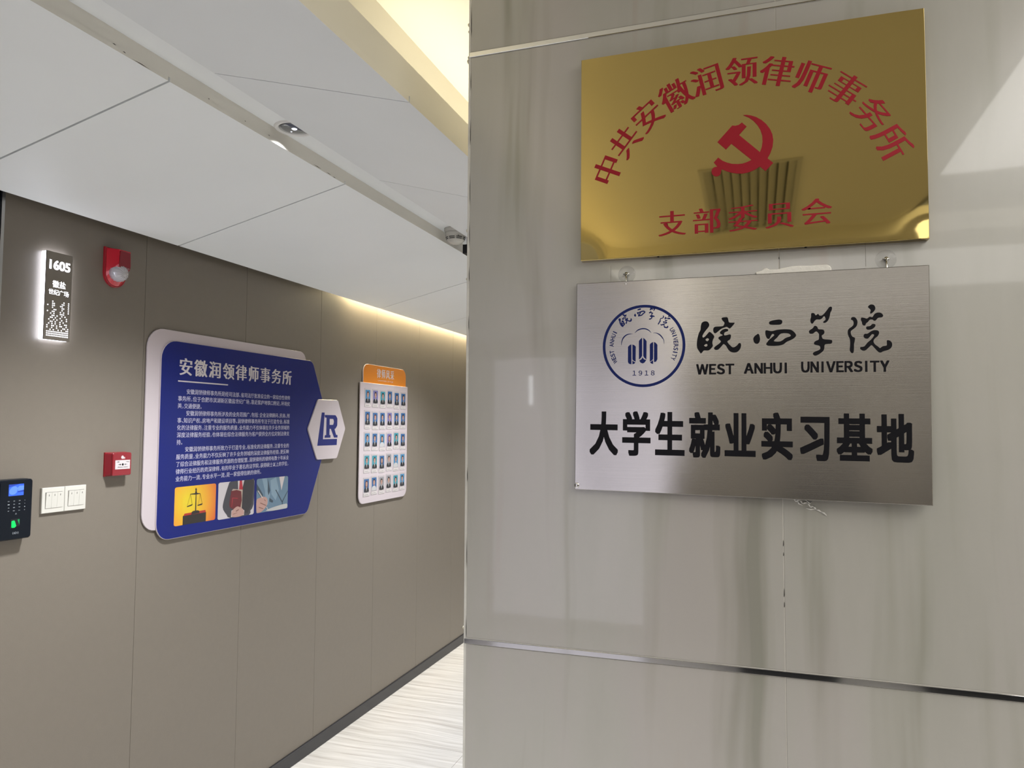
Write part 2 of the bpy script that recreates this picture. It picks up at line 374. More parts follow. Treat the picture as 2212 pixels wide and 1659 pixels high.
def disc(cx, cy, r, n=24): return [(cx+r*math.cos(2*PI*i/n), cy+r*math.sin(2*PI*i/n)) for i in range(n)]

# outlines traced once and stored in millimetres on each plaque
TR = {
 'a1': [(-59.5,115.3),(-54.3,114.3),(-51.6,109.3),(-53.3,104.4),(-58.6,97.7),(-62.4,91.9),(-63.5,88),(-61.9,86.1),(-58.5,88.3),(-54.7,92.6),(-50.9,96),(-46.2,92.4),(-42.9,87.4),(-44.8,82.5),(-46.2,76.7),(-45.4,70.8),(-49,65.5),(-53.3,62.6),(-60.9,62.6),(-63.8,59.4),(-66.3,57.5),(-69,61),(-72.7,67.5),(-73.3,76.4),(-71.9,86.2),(-69.5,95),(-66.9,99.9),(-66.2,107.8),(-64.3,113.1)],
 'a2': [(-55,84.8),(-52.1,82.7),(-54.7,79.2),(-58.1,81.9)],
 'a3': [(-56.6,74.5),(-54.5,72),(-57.1,69.5),(-60.7,71.8)],
 'a4': [(-28.3,121.2),(-20.8,121.5),(-18.9,118),(-16.9,112),(-8.7,111.3),(-8.2,109.8),(-11.5,105.5),(-15.7,101.3),(-18.5,102.3),(-21.3,104.2),(-25.5,103),(-31.1,100.8),(-36.8,96),(-40.1,93.5),(-43.4,94.3),(-44.8,99.2),(-43.4,103.6),(-39.6,105.2),(-29.2,105.6),(-26.4,107.5),(-25.3,111.8),(-28.3,115.4),(-30.2,119.4)],
 'a5': [(-23.6,100.7),(-19.4,99.9),(-19.1,97),(-23.1,95.2),(-25.5,93.3),(-25.5,89.4),(-21.7,89.3),(-16.1,90.6),(-14,88.1),(-15.7,81.8),(-19.9,78.5),(-18.9,75.1),(-12.4,68.1),(-8.7,67.5),(-4.1,70.3),(-0.8,74.1),(1.9,74.4),(3.1,70.7),(1.4,63.9),(-3.2,59.2),(-8.7,58),(-14.8,59.6),(-19,63.9),(-22.7,70.3),(-26.6,73.3),(-29.2,70.9),(-34.9,64.7),(-40,63.3),(-43.1,65.4),(-41.9,68.8),(-35.8,73.5),(-31.6,77.3),(-32.5,80.3),(-35.5,83.3),(-34.4,86.7),(-28.3,89.4),(-32,92),(-32.8,94.9),(-29.2,98.8)],
 'b1': [(31.3,90),(33.5,88.7),(35,81.4),(33.5,74.8),(29.7,72.5),(25.3,75),(23.7,81.3),(25.8,86)],
 'b2': [(51.7,111.6),(58.9,113.5),(67.8,114.2),(71.6,111.9),(71.2,107.6),(67.8,105.4),(58.8,105.2),(51.6,106.1),(49.9,109)],
 'b3': [(46.2,96),(54.3,94.3),(64.2,96.4),(74.8,96.9),(84.6,96.1),(89.9,92.8),(93.8,87.5),(93.3,83.7),(88,79.1),(79.2,75.1),(73,70.5),(65.8,68.6),(55.1,68.3),(47,69.4),(45.2,72.1),(47.9,76.3),(50.8,79.9),(55.2,83.8),(58.6,87.3),(56.1,89.5),(53.4,86.7),(51.1,82),(48.9,80.8),(46.2,82.6),(43.9,88.9),(43.9,94.6)],
 'b4': [(69.5,89.4),(81,89.5),(85.4,86.3),(84.1,84.2),(77.4,81.8),(71.2,77.2),(66.8,75.7),(60.5,75.8),(58,77.5),(63.2,82.6)],
 'c1': [(119.5,123.4),(123.4,123.1),(126,119.4),(129.4,121.9),(131.6,119.2),(134.6,118.6),(138.5,121.3),(143.2,127.2),(146.7,132.2),(150.1,133.5),(151.6,131.1),(150.9,126.9),(149,123.3),(147.6,115.8),(144.8,109.4),(140.5,106),(137.5,107),(138.4,108.7),(141.4,111.8),(140.1,116.6),(138.4,117.1),(135.4,113.5),(131.9,112),(127.2,112.3),(124.2,110.1),(121.5,106),(119.4,105.3),(117.7,107.5),(117.2,112.2),(118.3,116.9),(118.4,121.6)],
 'c2': [(125,101.4),(128,99.6),(130.1,95.4),(137,94.5),(139.4,90.9),(138.2,86.7),(135.2,84.5),(136,80.2),(138.6,78),(149.7,76.4),(151.4,73.8),(149.6,70.1),(140.2,68.9),(138.9,62),(136.7,57.3),(129,51.4),(124.2,50.1),(121,52.5),(122.1,55.8),(129,58.9),(132.5,61.2),(132.5,64.9),(130.4,67.3),(124.3,68.8),(122.6,71.7),(124.8,74.9),(130,77.6),(130.7,83.6),(130.5,87.4),(127.5,91.2),(124.9,91.1),(121,88.1),(116.7,88),(114.8,91.1),(115.8,93.9),(120.6,97.1),(122.8,100.3)],
 'd1': [(184.2,114.5),(187.9,113),(190.6,107.8),(190.5,102.3),(188.6,97.7),(183.6,93.3),(180.6,90.6),(180.6,86),(182.6,81.3),(186.6,78.9),(186.3,73.8),(185.2,68.3),(185.1,61.9),(184.5,55),(182.4,53.2),(179.9,55.1),(178.5,59.3),(179.2,66.6),(178.8,76.8),(176.4,83.3),(175.6,89.8),(177.3,94.4),(183.6,99.7),(184.9,104.3),(183.7,108.5),(181.1,110),(181.4,113.2)],
 'd2': [(212.2,134.6),(216.3,133.1),(218.3,127.9),(216.2,123),(211.6,119.2),(210.2,120.9),(211.1,125.5),(207.2,130.2),(208.9,133.4)],
 'd3': [(197.1,112.9),(201.7,112.2),(205.4,111),(209.5,114),(213.6,113.2),(217,118.4),(221.9,120.6),(226.8,119.5),(229.8,115.6),(228,112.5),(222.3,111.7),(219.3,108.2),(216.5,106.9),(213.6,109),(209.5,108.8),(207,105.4),(204.1,103.2),(202.8,100),(200.3,99.5),(198.2,101.6),(197.4,105.7),(196,109.5)],
 'd4': [(213.5,101.5),(217.6,100.9),(217.6,97.3),(213.4,93.3),(207.7,92.1),(204.4,93.6),(204.4,97.2),(209.8,98.4)],
 'd5': [(216.7,91.2),(221.6,90.3),(223.5,86.6),(221.5,81.2),(216.6,76.7),(214.9,72.2),(216.9,67.6),(221.3,63.8),(224.6,61),(228.7,63.9),(234.4,64.9),(234.8,69),(234.9,73.1),(237.7,73.7),(241.4,71.1),(242.8,66.1),(241.2,61.1),(236.7,57.6),(229.4,55.5),(225.3,53.3),(221.3,55.2),(216.4,61.2),(212.3,65.9),(209,63.7),(204,58.7),(199.9,56.8),(194.9,59.8),(195,63),(200.8,64.3),(205.8,70.6),(211.6,75.9),(215.8,82.2),(215,84.1),(212.5,84.2),(209.6,80.6),(205.9,77.2),(201.3,78.5),(199.9,82.2),(201.8,85.4),(206,85.7),(211.8,89.7)],
 'sp1': [(-192.4,76.7),(-195.8,75.3),(-198.6,72.4),(-198.6,44.1),(-196.6,40.6),(-192.1,39.6)],
 'sp2': [(-190.4,76.7),(-186.9,75.1),(-184.2,72.6),(-184.3,44.4),(-187.7,45.9),(-190.2,48.5)],
 'sp3': [(-190.2,46.5),(-187.7,44.5),(-184.7,42.9),(-186.7,40.5),(-190.1,39.6)],
 'sp4': [(-172.4,88.6),(-175.6,86.2),(-178.3,82.8),(-178.1,48.3),(-174.9,50.7),(-172.2,55.1)],
 'sp5': [(-170.2,88.6),(-166.7,85.5),(-164.1,82),(-164.3,48),(-167.5,50.6),(-170,54.5)],
 'sp6': [(-171.2,52.1),(-169,48.6),(-164.6,47.1),(-167.5,42.7),(-171.1,40.8),(-174.9,42.3),(-177.5,46.3),(-173.4,48.7)],
 'sp7': [(-152,80.2),(-155.9,78.4),(-158.1,75.5),(-157.9,44),(-154.3,45.9),(-151.9,48.8)],
 'sp8': [(-151.9,46.9),(-154.8,44.5),(-157.7,42.7),(-155.3,40.5),(-151.9,39.7)],
 'sp9': [(-150.4,80.2),(-147.2,78.6),(-144.2,75.1),(-144.1,48.2),(-146.5,43.8),(-150.2,43.2)],
 'sq1': [(-186.3,97.9),(-181.1,103.7),(-175.2,106),(-170.3,106.5),(-164.4,105.5),(-159,102.1),(-155.5,97.2),(-160,101.1),(-165.4,103.7),(-170.3,104.4),(-175.7,103.9),(-181.1,101.7)],
 'sq2': [(-210.8,75.2),(-211.1,82.2),(-208.9,89.1),(-204,94.4),(-197,96.9),(-189,96.5),(-196,95.7),(-201.9,93.4),(-206.9,88.5),(-209.7,82.6)],
 'sq3': [(-152.1,97.1),(-146.8,97.3),(-140.9,95.1),(-135.6,90.1),(-132.2,83.2),(-132,75.3),(-133.1,82.7),(-136.6,88.2),(-141.4,93.2),(-146.8,96.3)],
 'hammer': [(0.7,35.4),(8.8,27.1),(-4.2,12.9),(53,-44.3),(39.9,-57.7),(-17.8,-1.6),(-27.2,-11.2),(-42.1,4.3),(-15.9,31.9),(-10.6,30.7),(-4.8,31.6)],
 'sickle': [(2.7,48.5),(8.4,48.4),(16.5,46.3),(25.3,42.1),(34.1,35.8),(42,27.5),(48.3,17.6),(52.2,7.3),(53.6,-3.2),(52.3,-15.1),(48.6,-25.8),(43.8,-34.7),(37.3,-43.5),(30.6,-48.6),(22,-53.5),(11.4,-57.1),(0.9,-58.4),(-8.9,-57.2),(-18.6,-54.5),(-26.8,-51),(-34.6,-46.7),(-35.9,-50.2),(-36.3,-53.5),(-37.8,-56.4),(-40.3,-58.3),(-43.4,-59),(-46.6,-58.5),(-49.5,-56.7),(-51.6,-53.9),(-52.7,-50.6),(-52.6,-47.2),(-51.3,-44.2),(-48.9,-42.1),(-45.9,-41.1),(-42.5,-41.1),(-48.6,-32.7),(-40.9,-24.4),(-33.3,-31.1),(-25.1,-35.5),(-16.9,-38.6),(-7.1,-40),(1.1,-40),(9.2,-37.9),(16.5,-34.9),(24.6,-29.2),(30.9,-22.3),(34,-13.9),(35.5,-3.7),(35,7.6),(31.9,18.3),(26.8,27.6),(20.4,35.8),(13.2,42.4)],
}
# ================================================================ THE SETTING
XZ = frame((0, 0, 0), (1, 0, 0), (0, 0, 1), (0, 1, 0))
YN, YF = -3.2, 9.0
# --- floor: large grey streaked tiles
fl = thing('floor', (0, 0, -Z0), kind='structure')
MB().box(FL, -2.2, 3.2, YN, YF, -0.05, -0.0022).build('floor_bed', M['floorgrout'], fl)
xs = [-2.2, -1.453, -0.853, -0.253, 0.347, 0.947, 1.547, 2.147, 2.747, 3.2]
ys = [3.595+0.6*k for k in range(-12, 10)]
ys = [YN] + [y for y in ys if YN < y < YF] + [YF]
tmesh = {}
for i in range(len(xs)-1):
    for j in range(len(ys)-1):
        x0, x1, y0, y1 = xs[i]+.0009, xs[i+1]-.0009, ys[j]+.0009, ys[j+1]-.0009
        if x0 > -0.5 and y0 > 1.4: continue
        if x0 < -0.56 < x1 and y0 > 1.3: x1 = min(x1, -0.545)
        key = (round(x1-x0, 4), round(y1-y0, 4))
        if key in tmesh:
            o = tmesh[key].copy(); COL.objects.link(o); place(o, (x0, y0, -Z0-.01), fl)
        else: tmesh[key] = MB().box(FL, x0, x1, y0, y1, -0.01, 0.0, bev=0.0006).build('tile', M['floor'], fl, origin=(x0, y0, -Z0-.01))
# --- corridor wall: taupe panels with fine joints, dark door at the near end
wl = thing('wall_left', (-2.2, 4, -Z0), kind='structure')
MB().box(LW, YN, YF, -Z0, 1.0, -0.08, -0.012).build('wall_core', M['gapdark'], wl)
joints = [1.622, 2.185, 2.765, 3.364, 3.96, 4.554, 5.133, 5.73, 6.33, 6.93, 7.53, 8.13, 8.73, YF]
prev = joints[0]+0.006
for y in joints[1:]:
    MB().box(LW, prev+.0006, y-.0006, -Z0+0.064, 0.86, -0.012, 0.0, bev=0.0006).build('panel', M['wallpanel'], wl); prev = y
prev = YN
for y in (-2.6, -2.0, -1.4, -0.8, -0.2, 0.5):
    MB().box(LW, prev+.0006, y-.0006, -Z0+0.064, 0.86, -0.012, 0.0, bev=0.0006).build('panel', M['wallpanel'], wl); prev = y
bb = MB().box(LW, 1.622, YF, -Z0, -Z0+0.063, -0.012, 0.010, bev=0.002); bb = tag(bb.build('baseboard_left', M['baseboard']), kind='structure')
tag(MB().box(LW, YN, 0.5, -Z0, -Z0+0.063, -0.012, 0.010, bev=0.002).build('baseboard_left.001', M['baseboard']), kind='structure')
dr = thing('door_1', (-2.2, 1.06, -Z0), kind='structure')
MB().box(LW, 1.618, 1.628, -Z0, 0.86, -0.03, 0.001).build('edge_trim', M['alu'], dr)
MB().box(LW, 1.56, 1.618, -Z0, 0.86, -0.04, -0.006).build('door_frame', M['blackgloss'], dr)
MB().box(LW, 0.50, 0.56, -Z0, 0.86, -0.04, -0.006).build('door_frame', M['blackgloss'], dr)
MB().box(LW, 0.56, 1.56, 0.62, 0.86, -0.04, -0.006).build('door_frame', M['blackgloss'], dr)
MB().box(LW, 0.563, 1.557, -Z0+.01, 0.617, -0.036, -0.022).build('door_pane', M['glassdark'], dr)
MB().tube([LW(1.47, -0.75, 0.03), LW(1.47, -0.45, 0.03)], 0.012).build('door_handle', M['alu'], dr)
# --- stone wall with plaques: slabs, joints, polished strips
ws = thing('wall_right', (0, 1.385, -Z0), kind='structure')
MB().box(PW, -0.5605, 3.2, -Z0, 1.26, -7.6, -0.0012).build('wall_core', M['grout'], ws)
cols = [-0.559, 0.0339, 0.6385, 1.243, 1.848, 2.453, 3.06]
rows = [(-Z0, -0.4302), (-0.4178, 0.7608), (0.7732, 1.255)]
for b0, b1 in rows:
    for k in range(len(cols)-1):
        MB().box(PW, cols[k]+(.0007 if k else 0), cols[k+1]-.0007, b0, b1, -0.0012, 0.0, bev=0.0005).build('slab', M['stone'], ws)
# chips in the vertical seam
mb = MB()
for z, h in ((-0.205, .010), (-0.222, .006), (-0.292, .014), (-0.310, .009), (-0.062, .006), (0.30, .004)):
    mb.flat(PW, [(0.0332, z), (0.0336, z+h), (0.0343, z+h*.8), (0.0345, z+h*.2), (0.0339, z-h*.1)], 0.0003)
mb.build('seam_chip', M['gapdark'], ws)
def strip(name, z0, z1, d):
    s = MB().prism(frame((0, 1.385, 0), (0, -1, 0), (0, 0, 1), (1, 0, 0)), [(-.002, z0), (d*.6, z0), (d, z0+.0006), (d, z1-.0006), (d*.6, z1), (-.002, z1)], -0.5625, 3.2)
    return tag(s.build(name, M['polished']), kind='structure')
strip('trim_1', -0.4290, -0.4192, 0.0022); strip('trim_2', 0.7620, 0.7722, 0.0022)
ct = thing('trim_3', (-0.5605, 1.385, -Z0), kind='structure')
MB().box(PW, -0.5652, -0.5597, -Z0, 1.058, -0.02, -0.0006, bev=.0008).build('edge_strip', M['cornertrim'], ct)
mb = MB(); z = -0.42
while z < 1.0:    # split sealant along the edge
    L = random.uniform(.02, .10)
    if random.random() < (.75 if z > .2 else .35):
        wv = random.uniform(.0004, .0012)
        mb.flat(PW, [(-.5598, z), (-.5598+wv, z+L*.2), (-.5598+wv*.6, z+L*.6), (-.5598, z+L), (-.5604, z+L*.5)], 0.0003)
    z += L+random.uniform(.01, .08)
mb.build('sealant_crack', M['gapdark'], ct)
mb = MB()
for cz, r in ((0.757, .005), (0.765, .0035), (0.82, .003), (0.835, .004), (0.40, .0035), (0.30, .003), (-0.40, .004)):
    mb.lathe(PW(-.5655, cz, -0.004), (-.3, -1, 0), [(r*1.1, -r*.6), (r, 0), (r*.6, r*.6), (0, r*.8)], 9)
mb.build('caulk_blob', M['caulk'], ct)
# --- remaining lobby walls (seen in the reflections)
wb = thing('wall_back', (0.5, YN, -Z0), kind='structure')
BW = frame((0, YN, 0), (1, 0, 0), (0, 0, 1), (0, 1, 0))
MB().box(BW, -2.3, 3.3, -Z0, 1.3, -0.1, -0.01).build('wall_core', M['gapdark'], wb)
for a0, a1 in ((-0.86, -0.25), (-0.25, 0.36), (0.36, 0.97), (0.97, 1.58), (1.58, 2.19), (2.19, 3.2)):
    MB().box(BW, a0+.002, a1-.002, -Z0, 1.26, -0.01, 0.0).build('panel', M['backwall'], wb)
MB().box(BW, -2.2, -0.864, 0.62, 1.26, -0.01, 0.0).build('panel', M['backwall'], wb)
wn = thing('window_1', (-1.53, YN, -Z0), kind='structure')
for a0, a1 in ((-2.16, -1.54), (-1.51, -0.9)):
    MB().box(BW, a0, a1, -Z0+.1, 0.58, -0.008, 0.004).build('window_pane', M['litglass'], wn)
for a0, a1, b0, b1 in ((-2.2, -2.16, -Z0, .62), (-1.54, -1.51, -Z0, .62), (-0.9, -0.864, -Z0, .62), (-2.16, -0.9, .58, .62), (-2.16, -0.9, -Z0, -Z0+.1)):
    MB().box(BW, a0, a1, b0, b1, -0.008, 0.02).build('window_frame', M['alu'], wn)
tag(MB().box(frame((3.2, 0, 0), (0, 1, 0), (0, 0, 1), (-1, 0, 0)), YN, 1.385, -Z0, 1.26, -0.1, 0).build('wall_side', M['sidewall']), kind='structure')
tag(MB().box(frame((0, YF, 0), (1, 0, 0), (0, 0, 1), (0, -1, 0)), -2.3, -0.5, -Z0, 1.1, -0.1, 0).build('wall_far', M['sidewall']), kind='structure')

# --- lowered corridor ceiling: two sloping runs of board either side of a slot
ce = thing('ceiling', (-1.4, 3, 0.72), kind='structure')
LB = [(-2.158, .7003), (-1.417, .872), (-1.417, .884), (-1.423, .884), (-2.158, .7125)]
RB = [(-0.738, .7235), (-0.738, .739), (-0.744, .739), (-1.277, .886), (-1.277, .872)]
jl = [YN, -1.0, -0.15, 0.65, 1.46, 2.30, 3.92, 4.73, 6.3, 7.1, YF]
jr = [YN, -1.0, -0.15, 0.65, 1.46, 2.30, 3.11, 3.92, 4.73, 6.3, 7.1, YF]
for k in range(len(jl)-1):
    mb = MB().prism(XZ, LB, jl[k]+.0034, jl[k+1]-.0034); mb.m[2] = 1; mb.build('board', [M['ceiling'], M['slotface']], ce)
for k in range(len(jr)-1):
    mb = MB().prism(XZ, RB, jr[k]+.0020, jr[k+1]-.0020); mb.m[1] = 1; mb.build('board', [M['ceiling'], M['creamfascia']], ce)
MB().prism(XZ, [(-2.158, .7195), (-1.4185, .884), (-1.4185, .93), (-1.43, .93), (-2.158, .745)], YN, YF).build('slot_lining', M['slotface'], ce)
MB().box(XZ, -1.43, -1.25, .9215, .935, YN, YF).build('slot_top', M['ceiling'], ce)
MB().prism(XZ, [(-1.2755, .93), (-1.2755, .886), (-0.7395, .739), (-0.7395, .813), (-0.752, .813), (-0.752, .76), (-1.262, .9), (-1.262, .93)], YN, YF).build('fascia', M['creamfascia'], ce)
mb = MB()      # scuffs and splits along the slot edge
for y, z, l in ((1.285, .884, .012), (1.315, .879, .010), (1.34, .874, .06), (1.60, .888, .006), (1.86, .886, .008), (2.1, .877, .05), (2.18, .876, .03), (1.75, .886, .006), (2.22, .874, .02)):
    mb.flat(frame((-1.4178, 0, 0), (0, 1, 0), (0, 0, 1), (1, 0, 0)), [(y, z), (y+l*.5, z+.0016), (y+l, z-.0004), (y+l*.6, z-.001)], 0.0009)
mb.build('paint_chip', M['gapdark'], ce)
# cove trough and the high ceiling beyond
MB().prism(XZ, [(-0.752, .785), (-0.752, .795), (-0.895, .795), (-0.895, .785)], YN, YF).build('cove_floor', M['highceiling'], ce)
MB().box(XZ, -0.91, -0.895, .785, 1.07, YN, YF).build('cove_upstand', M['highceiling'], ce)
MB().box(XZ, -0.895, -0.55, 1.058, 1.08, 1.385, YF).build('high_board', M['highceiling'], ce)
MB().box(XZ, -0.895, 0.72, 1.058, 1.08, -0.3, 1.385).build('high_board', M['highceiling'], ce)
MB().box(XZ, -0.895, -0.228, 1.058, 1.08, -1.37, -0.3).build('high_board', M['highceiling'], ce)
MB().box(XZ, 0.142, 0.72, 1.058, 1.08, -1.37, -0.3).build('high_board', M['highceiling'], ce)
MB().box(XZ, -0.228, 0.142, 1.10, 1.12, -1.30, -0.3).build('duct_top', M['grilledark'], ce)
MB().box(XZ, -0.228, 0.142, 1.058, 1.08, -1.37, -1.30).build('high_board', M['highceiling'], ce)
MB().box(XZ, -0.895, 3.2, 0.985, 1.08, YN, -1.37).build('bulkhead', M['highceiling'], ce)
MB().box(XZ, 0.70, 0.72, 1.058, 1.26, -1.37, 1.385).build('tray_upstand', M['highceiling'], ce)
MB().box(XZ, 0.70, 3.2, 1.25, 1.27, -1.37, 1.385).build('tray_top', M['highceiling'], ce)
MB().box(XZ, -2.2, -0.9, .99, 1.0, YN, YF).build('void_light_block', M['gapdark'], ce)  # unseen lid, added to keep stray light out of the void

# ================================================================ LAMPS AND CEILING FITTINGS
def downlight(y, label, power=205):
    C = Vector((-1.362, y, 0.9215)); D = Vector((0, 0, -1))
    t = thing('downlight', C, label, 'ceiling light', 'downlights in the ceiling slot')
    MB().lathe(C, D, [(.062, -.001), (.062, .001), (.0605, .0014), (.0595, .0010), (.058, .0045), (.054, .0052), (.0495, .0035), (.048, -.001)], 36).build('ring', M['lampring'], t)
    ln = MB().lathe(C, D, [(.048, .0012), (.036, .0030), (.018, .0042), (0, .0046)], 32).build('lens', M['lamplens'], t)
    MB().lathe(C+Vector((0.002, -.004, 0)), D, [(.009, .0045), (.007, .0062), (0, .007)], 14).build('led', M['lampbulb'], ln)
    MB().lathe(C+Vector((-0.02, .012, 0)), D, [(.003, .0035), (.0025, .005), (0, .0055)], 8).build('led', M['lampbulb'], ln)
    l = bpy.data.lights.new('downlight_beam', 'SPOT'); l.energy = power; l.color = (0.95, 0.97, 1.0); l.spot_size = math.radians(124); l.spot_blend = 1.0; l.shadow_soft_size = 0.07
    o = bpy.data.objects.new('downlight_beam', l); COL.objects.link(o); o.parent = t; o.location = (0, 0, -0.075)
    l = bpy.data.lights.new('downlight_spill', 'SPOT'); l.energy = 5; l.color = (0.95, 0.97, 1.0); l.spot_size = math.radians(124); l.spot_blend = 0.5; l.shadow_soft_size = 0.006
    o = bpy.data.objects.new('downlight_spill', l); COL.objects.link(o); o.parent = t; o.location = (0, 0, -0.008)
    return t
downlight(1.915, 'recessed round downlight in the ceiling slot, nearest one in view')
downlight(-0.15, 'recessed round downlight in the slot behind the viewer')
downlight(4.05, 'recessed round downlight in the slot deep in the corridor')
downlight(6.20, 'recessed round downlight in the slot near the corridor end')
C = Vector((-1.345, 3.155, 0.9215)); D = Vector((0, 0, -1))
t = thing('smoke_detector', C, 'white round smoke detector with black vents hanging in the ceiling slot', 'smoke detector')
sd = MB().lathe(C, D, [(.054, -.001), (.054, .010), (.050, .018)], 32).build('base', M['whiteplastic'], t)
MB().lathe(C, D, [(.050, .018), (.049, .030), (.043, .050), (.040, .056), (.030, .066), (.014, .072), (0, .073)], 32).build('cover', M['whiteplastic'], t)
for k in range(8):
    a = 2*PI*k/8
    for h0, h1, r in ((.043, .0462, .0462), (.0500, .0532, .0437)):
        mb = MB(); vs = []
        for q in range(6):
            an = a+(q/5-.5)*0.62
            vs += [C+Vector((math.cos(an)*(r+.0012), math.sin(an)*(r+.0012), -h0)), C+Vector((math.cos(an)*(r-.0004), math.sin(an)*(r-.0004), -h1))]
        mb.add(vs, [(2*q, 2*q+2, 2*q+3, 2*q+1) for q in range(5)]); mb.build('vent', M['blackmat'], t)
MB().lathe(C+Vector((.030, -.036, -.040)), (.5, -.7, -.2), [(.002, 0), (.0015, .002), (0, .0025)], 8).build('indicator', M['blackmat'], t)
t = thing('slot_speaker', (-1.28, 3.30, .83), 'dark grey box fixed in the slot beyond the smoke detector', 'ceiling device')
MB().box(XZ, -1.350, -1.20, .829, .872, 3.255, 3.42, bev=.003).build('housing', M['blackmat'], t)
MB().box(XZ, -1.335, -1.22, .872, .9215, 3.27, 3.40).build('bracket', M['blackmat'], t)

t = thing('ceiling_grille', (-0.043, -0.8, 1.05), 'white slatted return-air grille in the lobby ceiling', 'grille')
for a0, a1, c0, c1 in ((-.240, -.222, -1.31, -.29), (.136, .154, -1.31, -.29), (-.222, .136, -1.31, -1.29), (-.222, .136, -.31, -.29)):
    MB().box(XZ, a0, a1, 1.052, 1.066, c0, c1).build('frame', M['grillewhite'], t)
sm = None
for k in range(10):
    x = -.205+k*.0365
    if sm is None: sm = MB().prism(XZ, [(x-.017, 1.0555), (x+.011, 1.070), (x+.012, 1.068), (x-.015, 1.053)], -1.29, -.31).build('slat', M['grillewhite'], t, origin=(x, -.8, 1.054))
    else:
        o = sm.copy(); COL.objects.link(o); place(o, (x, -.8, 1.054), t)
MB().box(XZ, -.222, .136, 1.082, 1.09, -1.29, -.31).build('duct', M['grilledark'], t)
def dark_stand_in(x0, x1, ztop, label):  # invented black boxes, added to give the steel its dark reflections
    t = thing('dark_stand_in', ((x0+x1)/2, YN+.2, -Z0), label, 'dark_stand_in', 'added dark lobby stand-ins')
    MB().box(BW, x0, x1, -Z0+.06, ztop, .01, .75, bev=.004).build('body', M['blackmat'], t)
    MB().box(BW, x0+.02, x1-.02, -Z0, -Z0+.062, .03, .750).build('plinth', M['blackmat'], t)
    xm = (x0+x1)/2
    for a0, a1, hx_ in ((x0+.004, xm-.002, xm-.03), (xm+.002, x1-.004, xm+.03)):
        d_ = MB().box(BW, a0, a1, -Z0+.07, ztop-.01, .75, .768, bev=.002).build('door', M['blackgloss'], t)
        MB().tube([BW(hx_, -.75, .79), BW(hx_, -.5, .79)], .006).build('handle', M['alu'], d_)
dark_stand_in(-0.17, 0.46, -.26, 'added low black two-door box mid back wall, standing in for a dark reflected shape')
dark_stand_in(0.95, 1.75, -.10, 'added wider black two-door box right on the back wall, standing in for a dark reflected shape')
t = thing('wall_lamp', (-1.83, YN, .18), 'slim upright white wall lamp in the lobby behind the viewer', 'wall light')
MB().box(BW, -1.85, -1.805, .17, .44, 0.004, .03, bev=.004).build('body', M['alu'], t)
MB().box(BW, -1.845, -1.81, .175, .435, 0.03, .036, bev=.003).build('diffuser', M['walllamp'], t)
# ================================================================ PLAQUES ON THE STONE WALL
GO = (-0.0267, 1.365, 0.5126)
GP = frame(GO, (0.99999, 0, -0.0032), (0.0032, 0, 0.99999), (0, -1, 0))
g = thing('gold_plaque', (-0.0267, 1.385, 0.315), 'polished brass plaque with red arched Chinese lettering above a steel plaque', 'plaque')
W2, H2 = 0.2958, 0.1970
pm = MB().box(GP, -W2, W2, -H2, H2, -0.0195, -0.0016, bev=0.0014)
def sag(a, b):      # the sheet turns back a little at its corners
    d = min(math.hypot(W2-abs(a), H2-abs(b)), .3)
    return -0.0017*math.exp(-(d/.030)**1.5)
na, nb = 72, 48; vs = []
for j in range(nb+1):
    for i in range(na+1):
        a, b_ = (-1+2*i/na)*(W2-.0008), (-1+2*j/nb)*(H2-.0008); vs.append(GP(a, b_, sag(a, b_)))
pm.add(vs, [(j*(na+1)+i, j*(na+1)+i+1, (j+1)*(na+1)+i+1, (j+1)*(na+1)+i) for j in range(nb) for i in range(na)], 0, True)
bor = [i for i in range(na+1)]+[(j)*(na+1)+na for j in range(1, nb+1)]+[nb*(na+1)+i for i in range(na-1, -1, -1)]+[j*(na+1) for j in range(nb-1, 0, -1)]
rim = [vs[i] for i in bor]; n_ = len(rim)
pm.add(rim+[p-(GP(0, 0, 1)-GP(0, 0, 0))*.004 for p in rim], [(i, (i+1) % n_, n_+(i+1) % n_, n_+i) for i in range(n_)])
pl = pm.build('plate', M['gold'], g)
MB().box(GP, -W2+.012, W2-.012, -H2+.012, H2-.012, -0.0198, -0.0175).build('backing', M['blackmat'], g)
for a in (-.150, .105): MB().lathe(GP(a, -H2+.0002, -.010), (0, 0, -1), [(.0022, -.0002), (.002, .0012), (0, .0014)], 10).build('screw', M['blackmat'], g)
arc = [(-243.7, -26.2), (-210.1, 24.1), (-168.1, 69.0), (-116.2, 102.3), (-59.8, 122.6), (0.9, 130.1), (60.6, 121.2), (117.0, 102.7), (172.2, 72.8), (213.0, 23.8), (242.8, -29.3)]
mb = MB()
for k, (ch, (x, y)) in enumerate(zip('中共安徽润领律师事务所', arc)):
    p, q = arc[max(0, k-1)], arc[min(10, k+1)]; ang = math.atan2(q[1]-p[1], q[0]-p[0])
    if k == 0: ang = math.radians(66)
    if k == 10: ang = math.radians(-64)
    wd, hh = (.044, .052) if k == 0 else (.050, .052)
    put(mb, GP, ch, x/1000, y/1000, em=(.0580, .0585), rot=ang, off=-0.012, c=0.0004, song=0.036)
o = mb.build('arched_lettering', M['redink'], g); o['label'] = 'arch of eleven red Chinese characters'; mb = MB()
for ch, (x, y) in zip('支部委员会', [(-123.5, -138.5), (-61.5, -138.6), (0.9, -138.9), (62.1, -138.3), (122.9, -137.6)]):
    put(mb, GP, ch, x/1000, y/1000, em=(.0520, .0510), off=-0.012, c=0.0004, song=0.036)
o = mb.build('straight_lettering', M['redink'], g); o['label'] = 'line of five red Chinese characters'
em = MB(); K = .001
em.flat(GP, [(x*K, y*K) for x, y in TR['hammer']], 0.0004); em.flat(GP, [(x*K, y*K) for x, y in TR['sickle']], 0.0005)
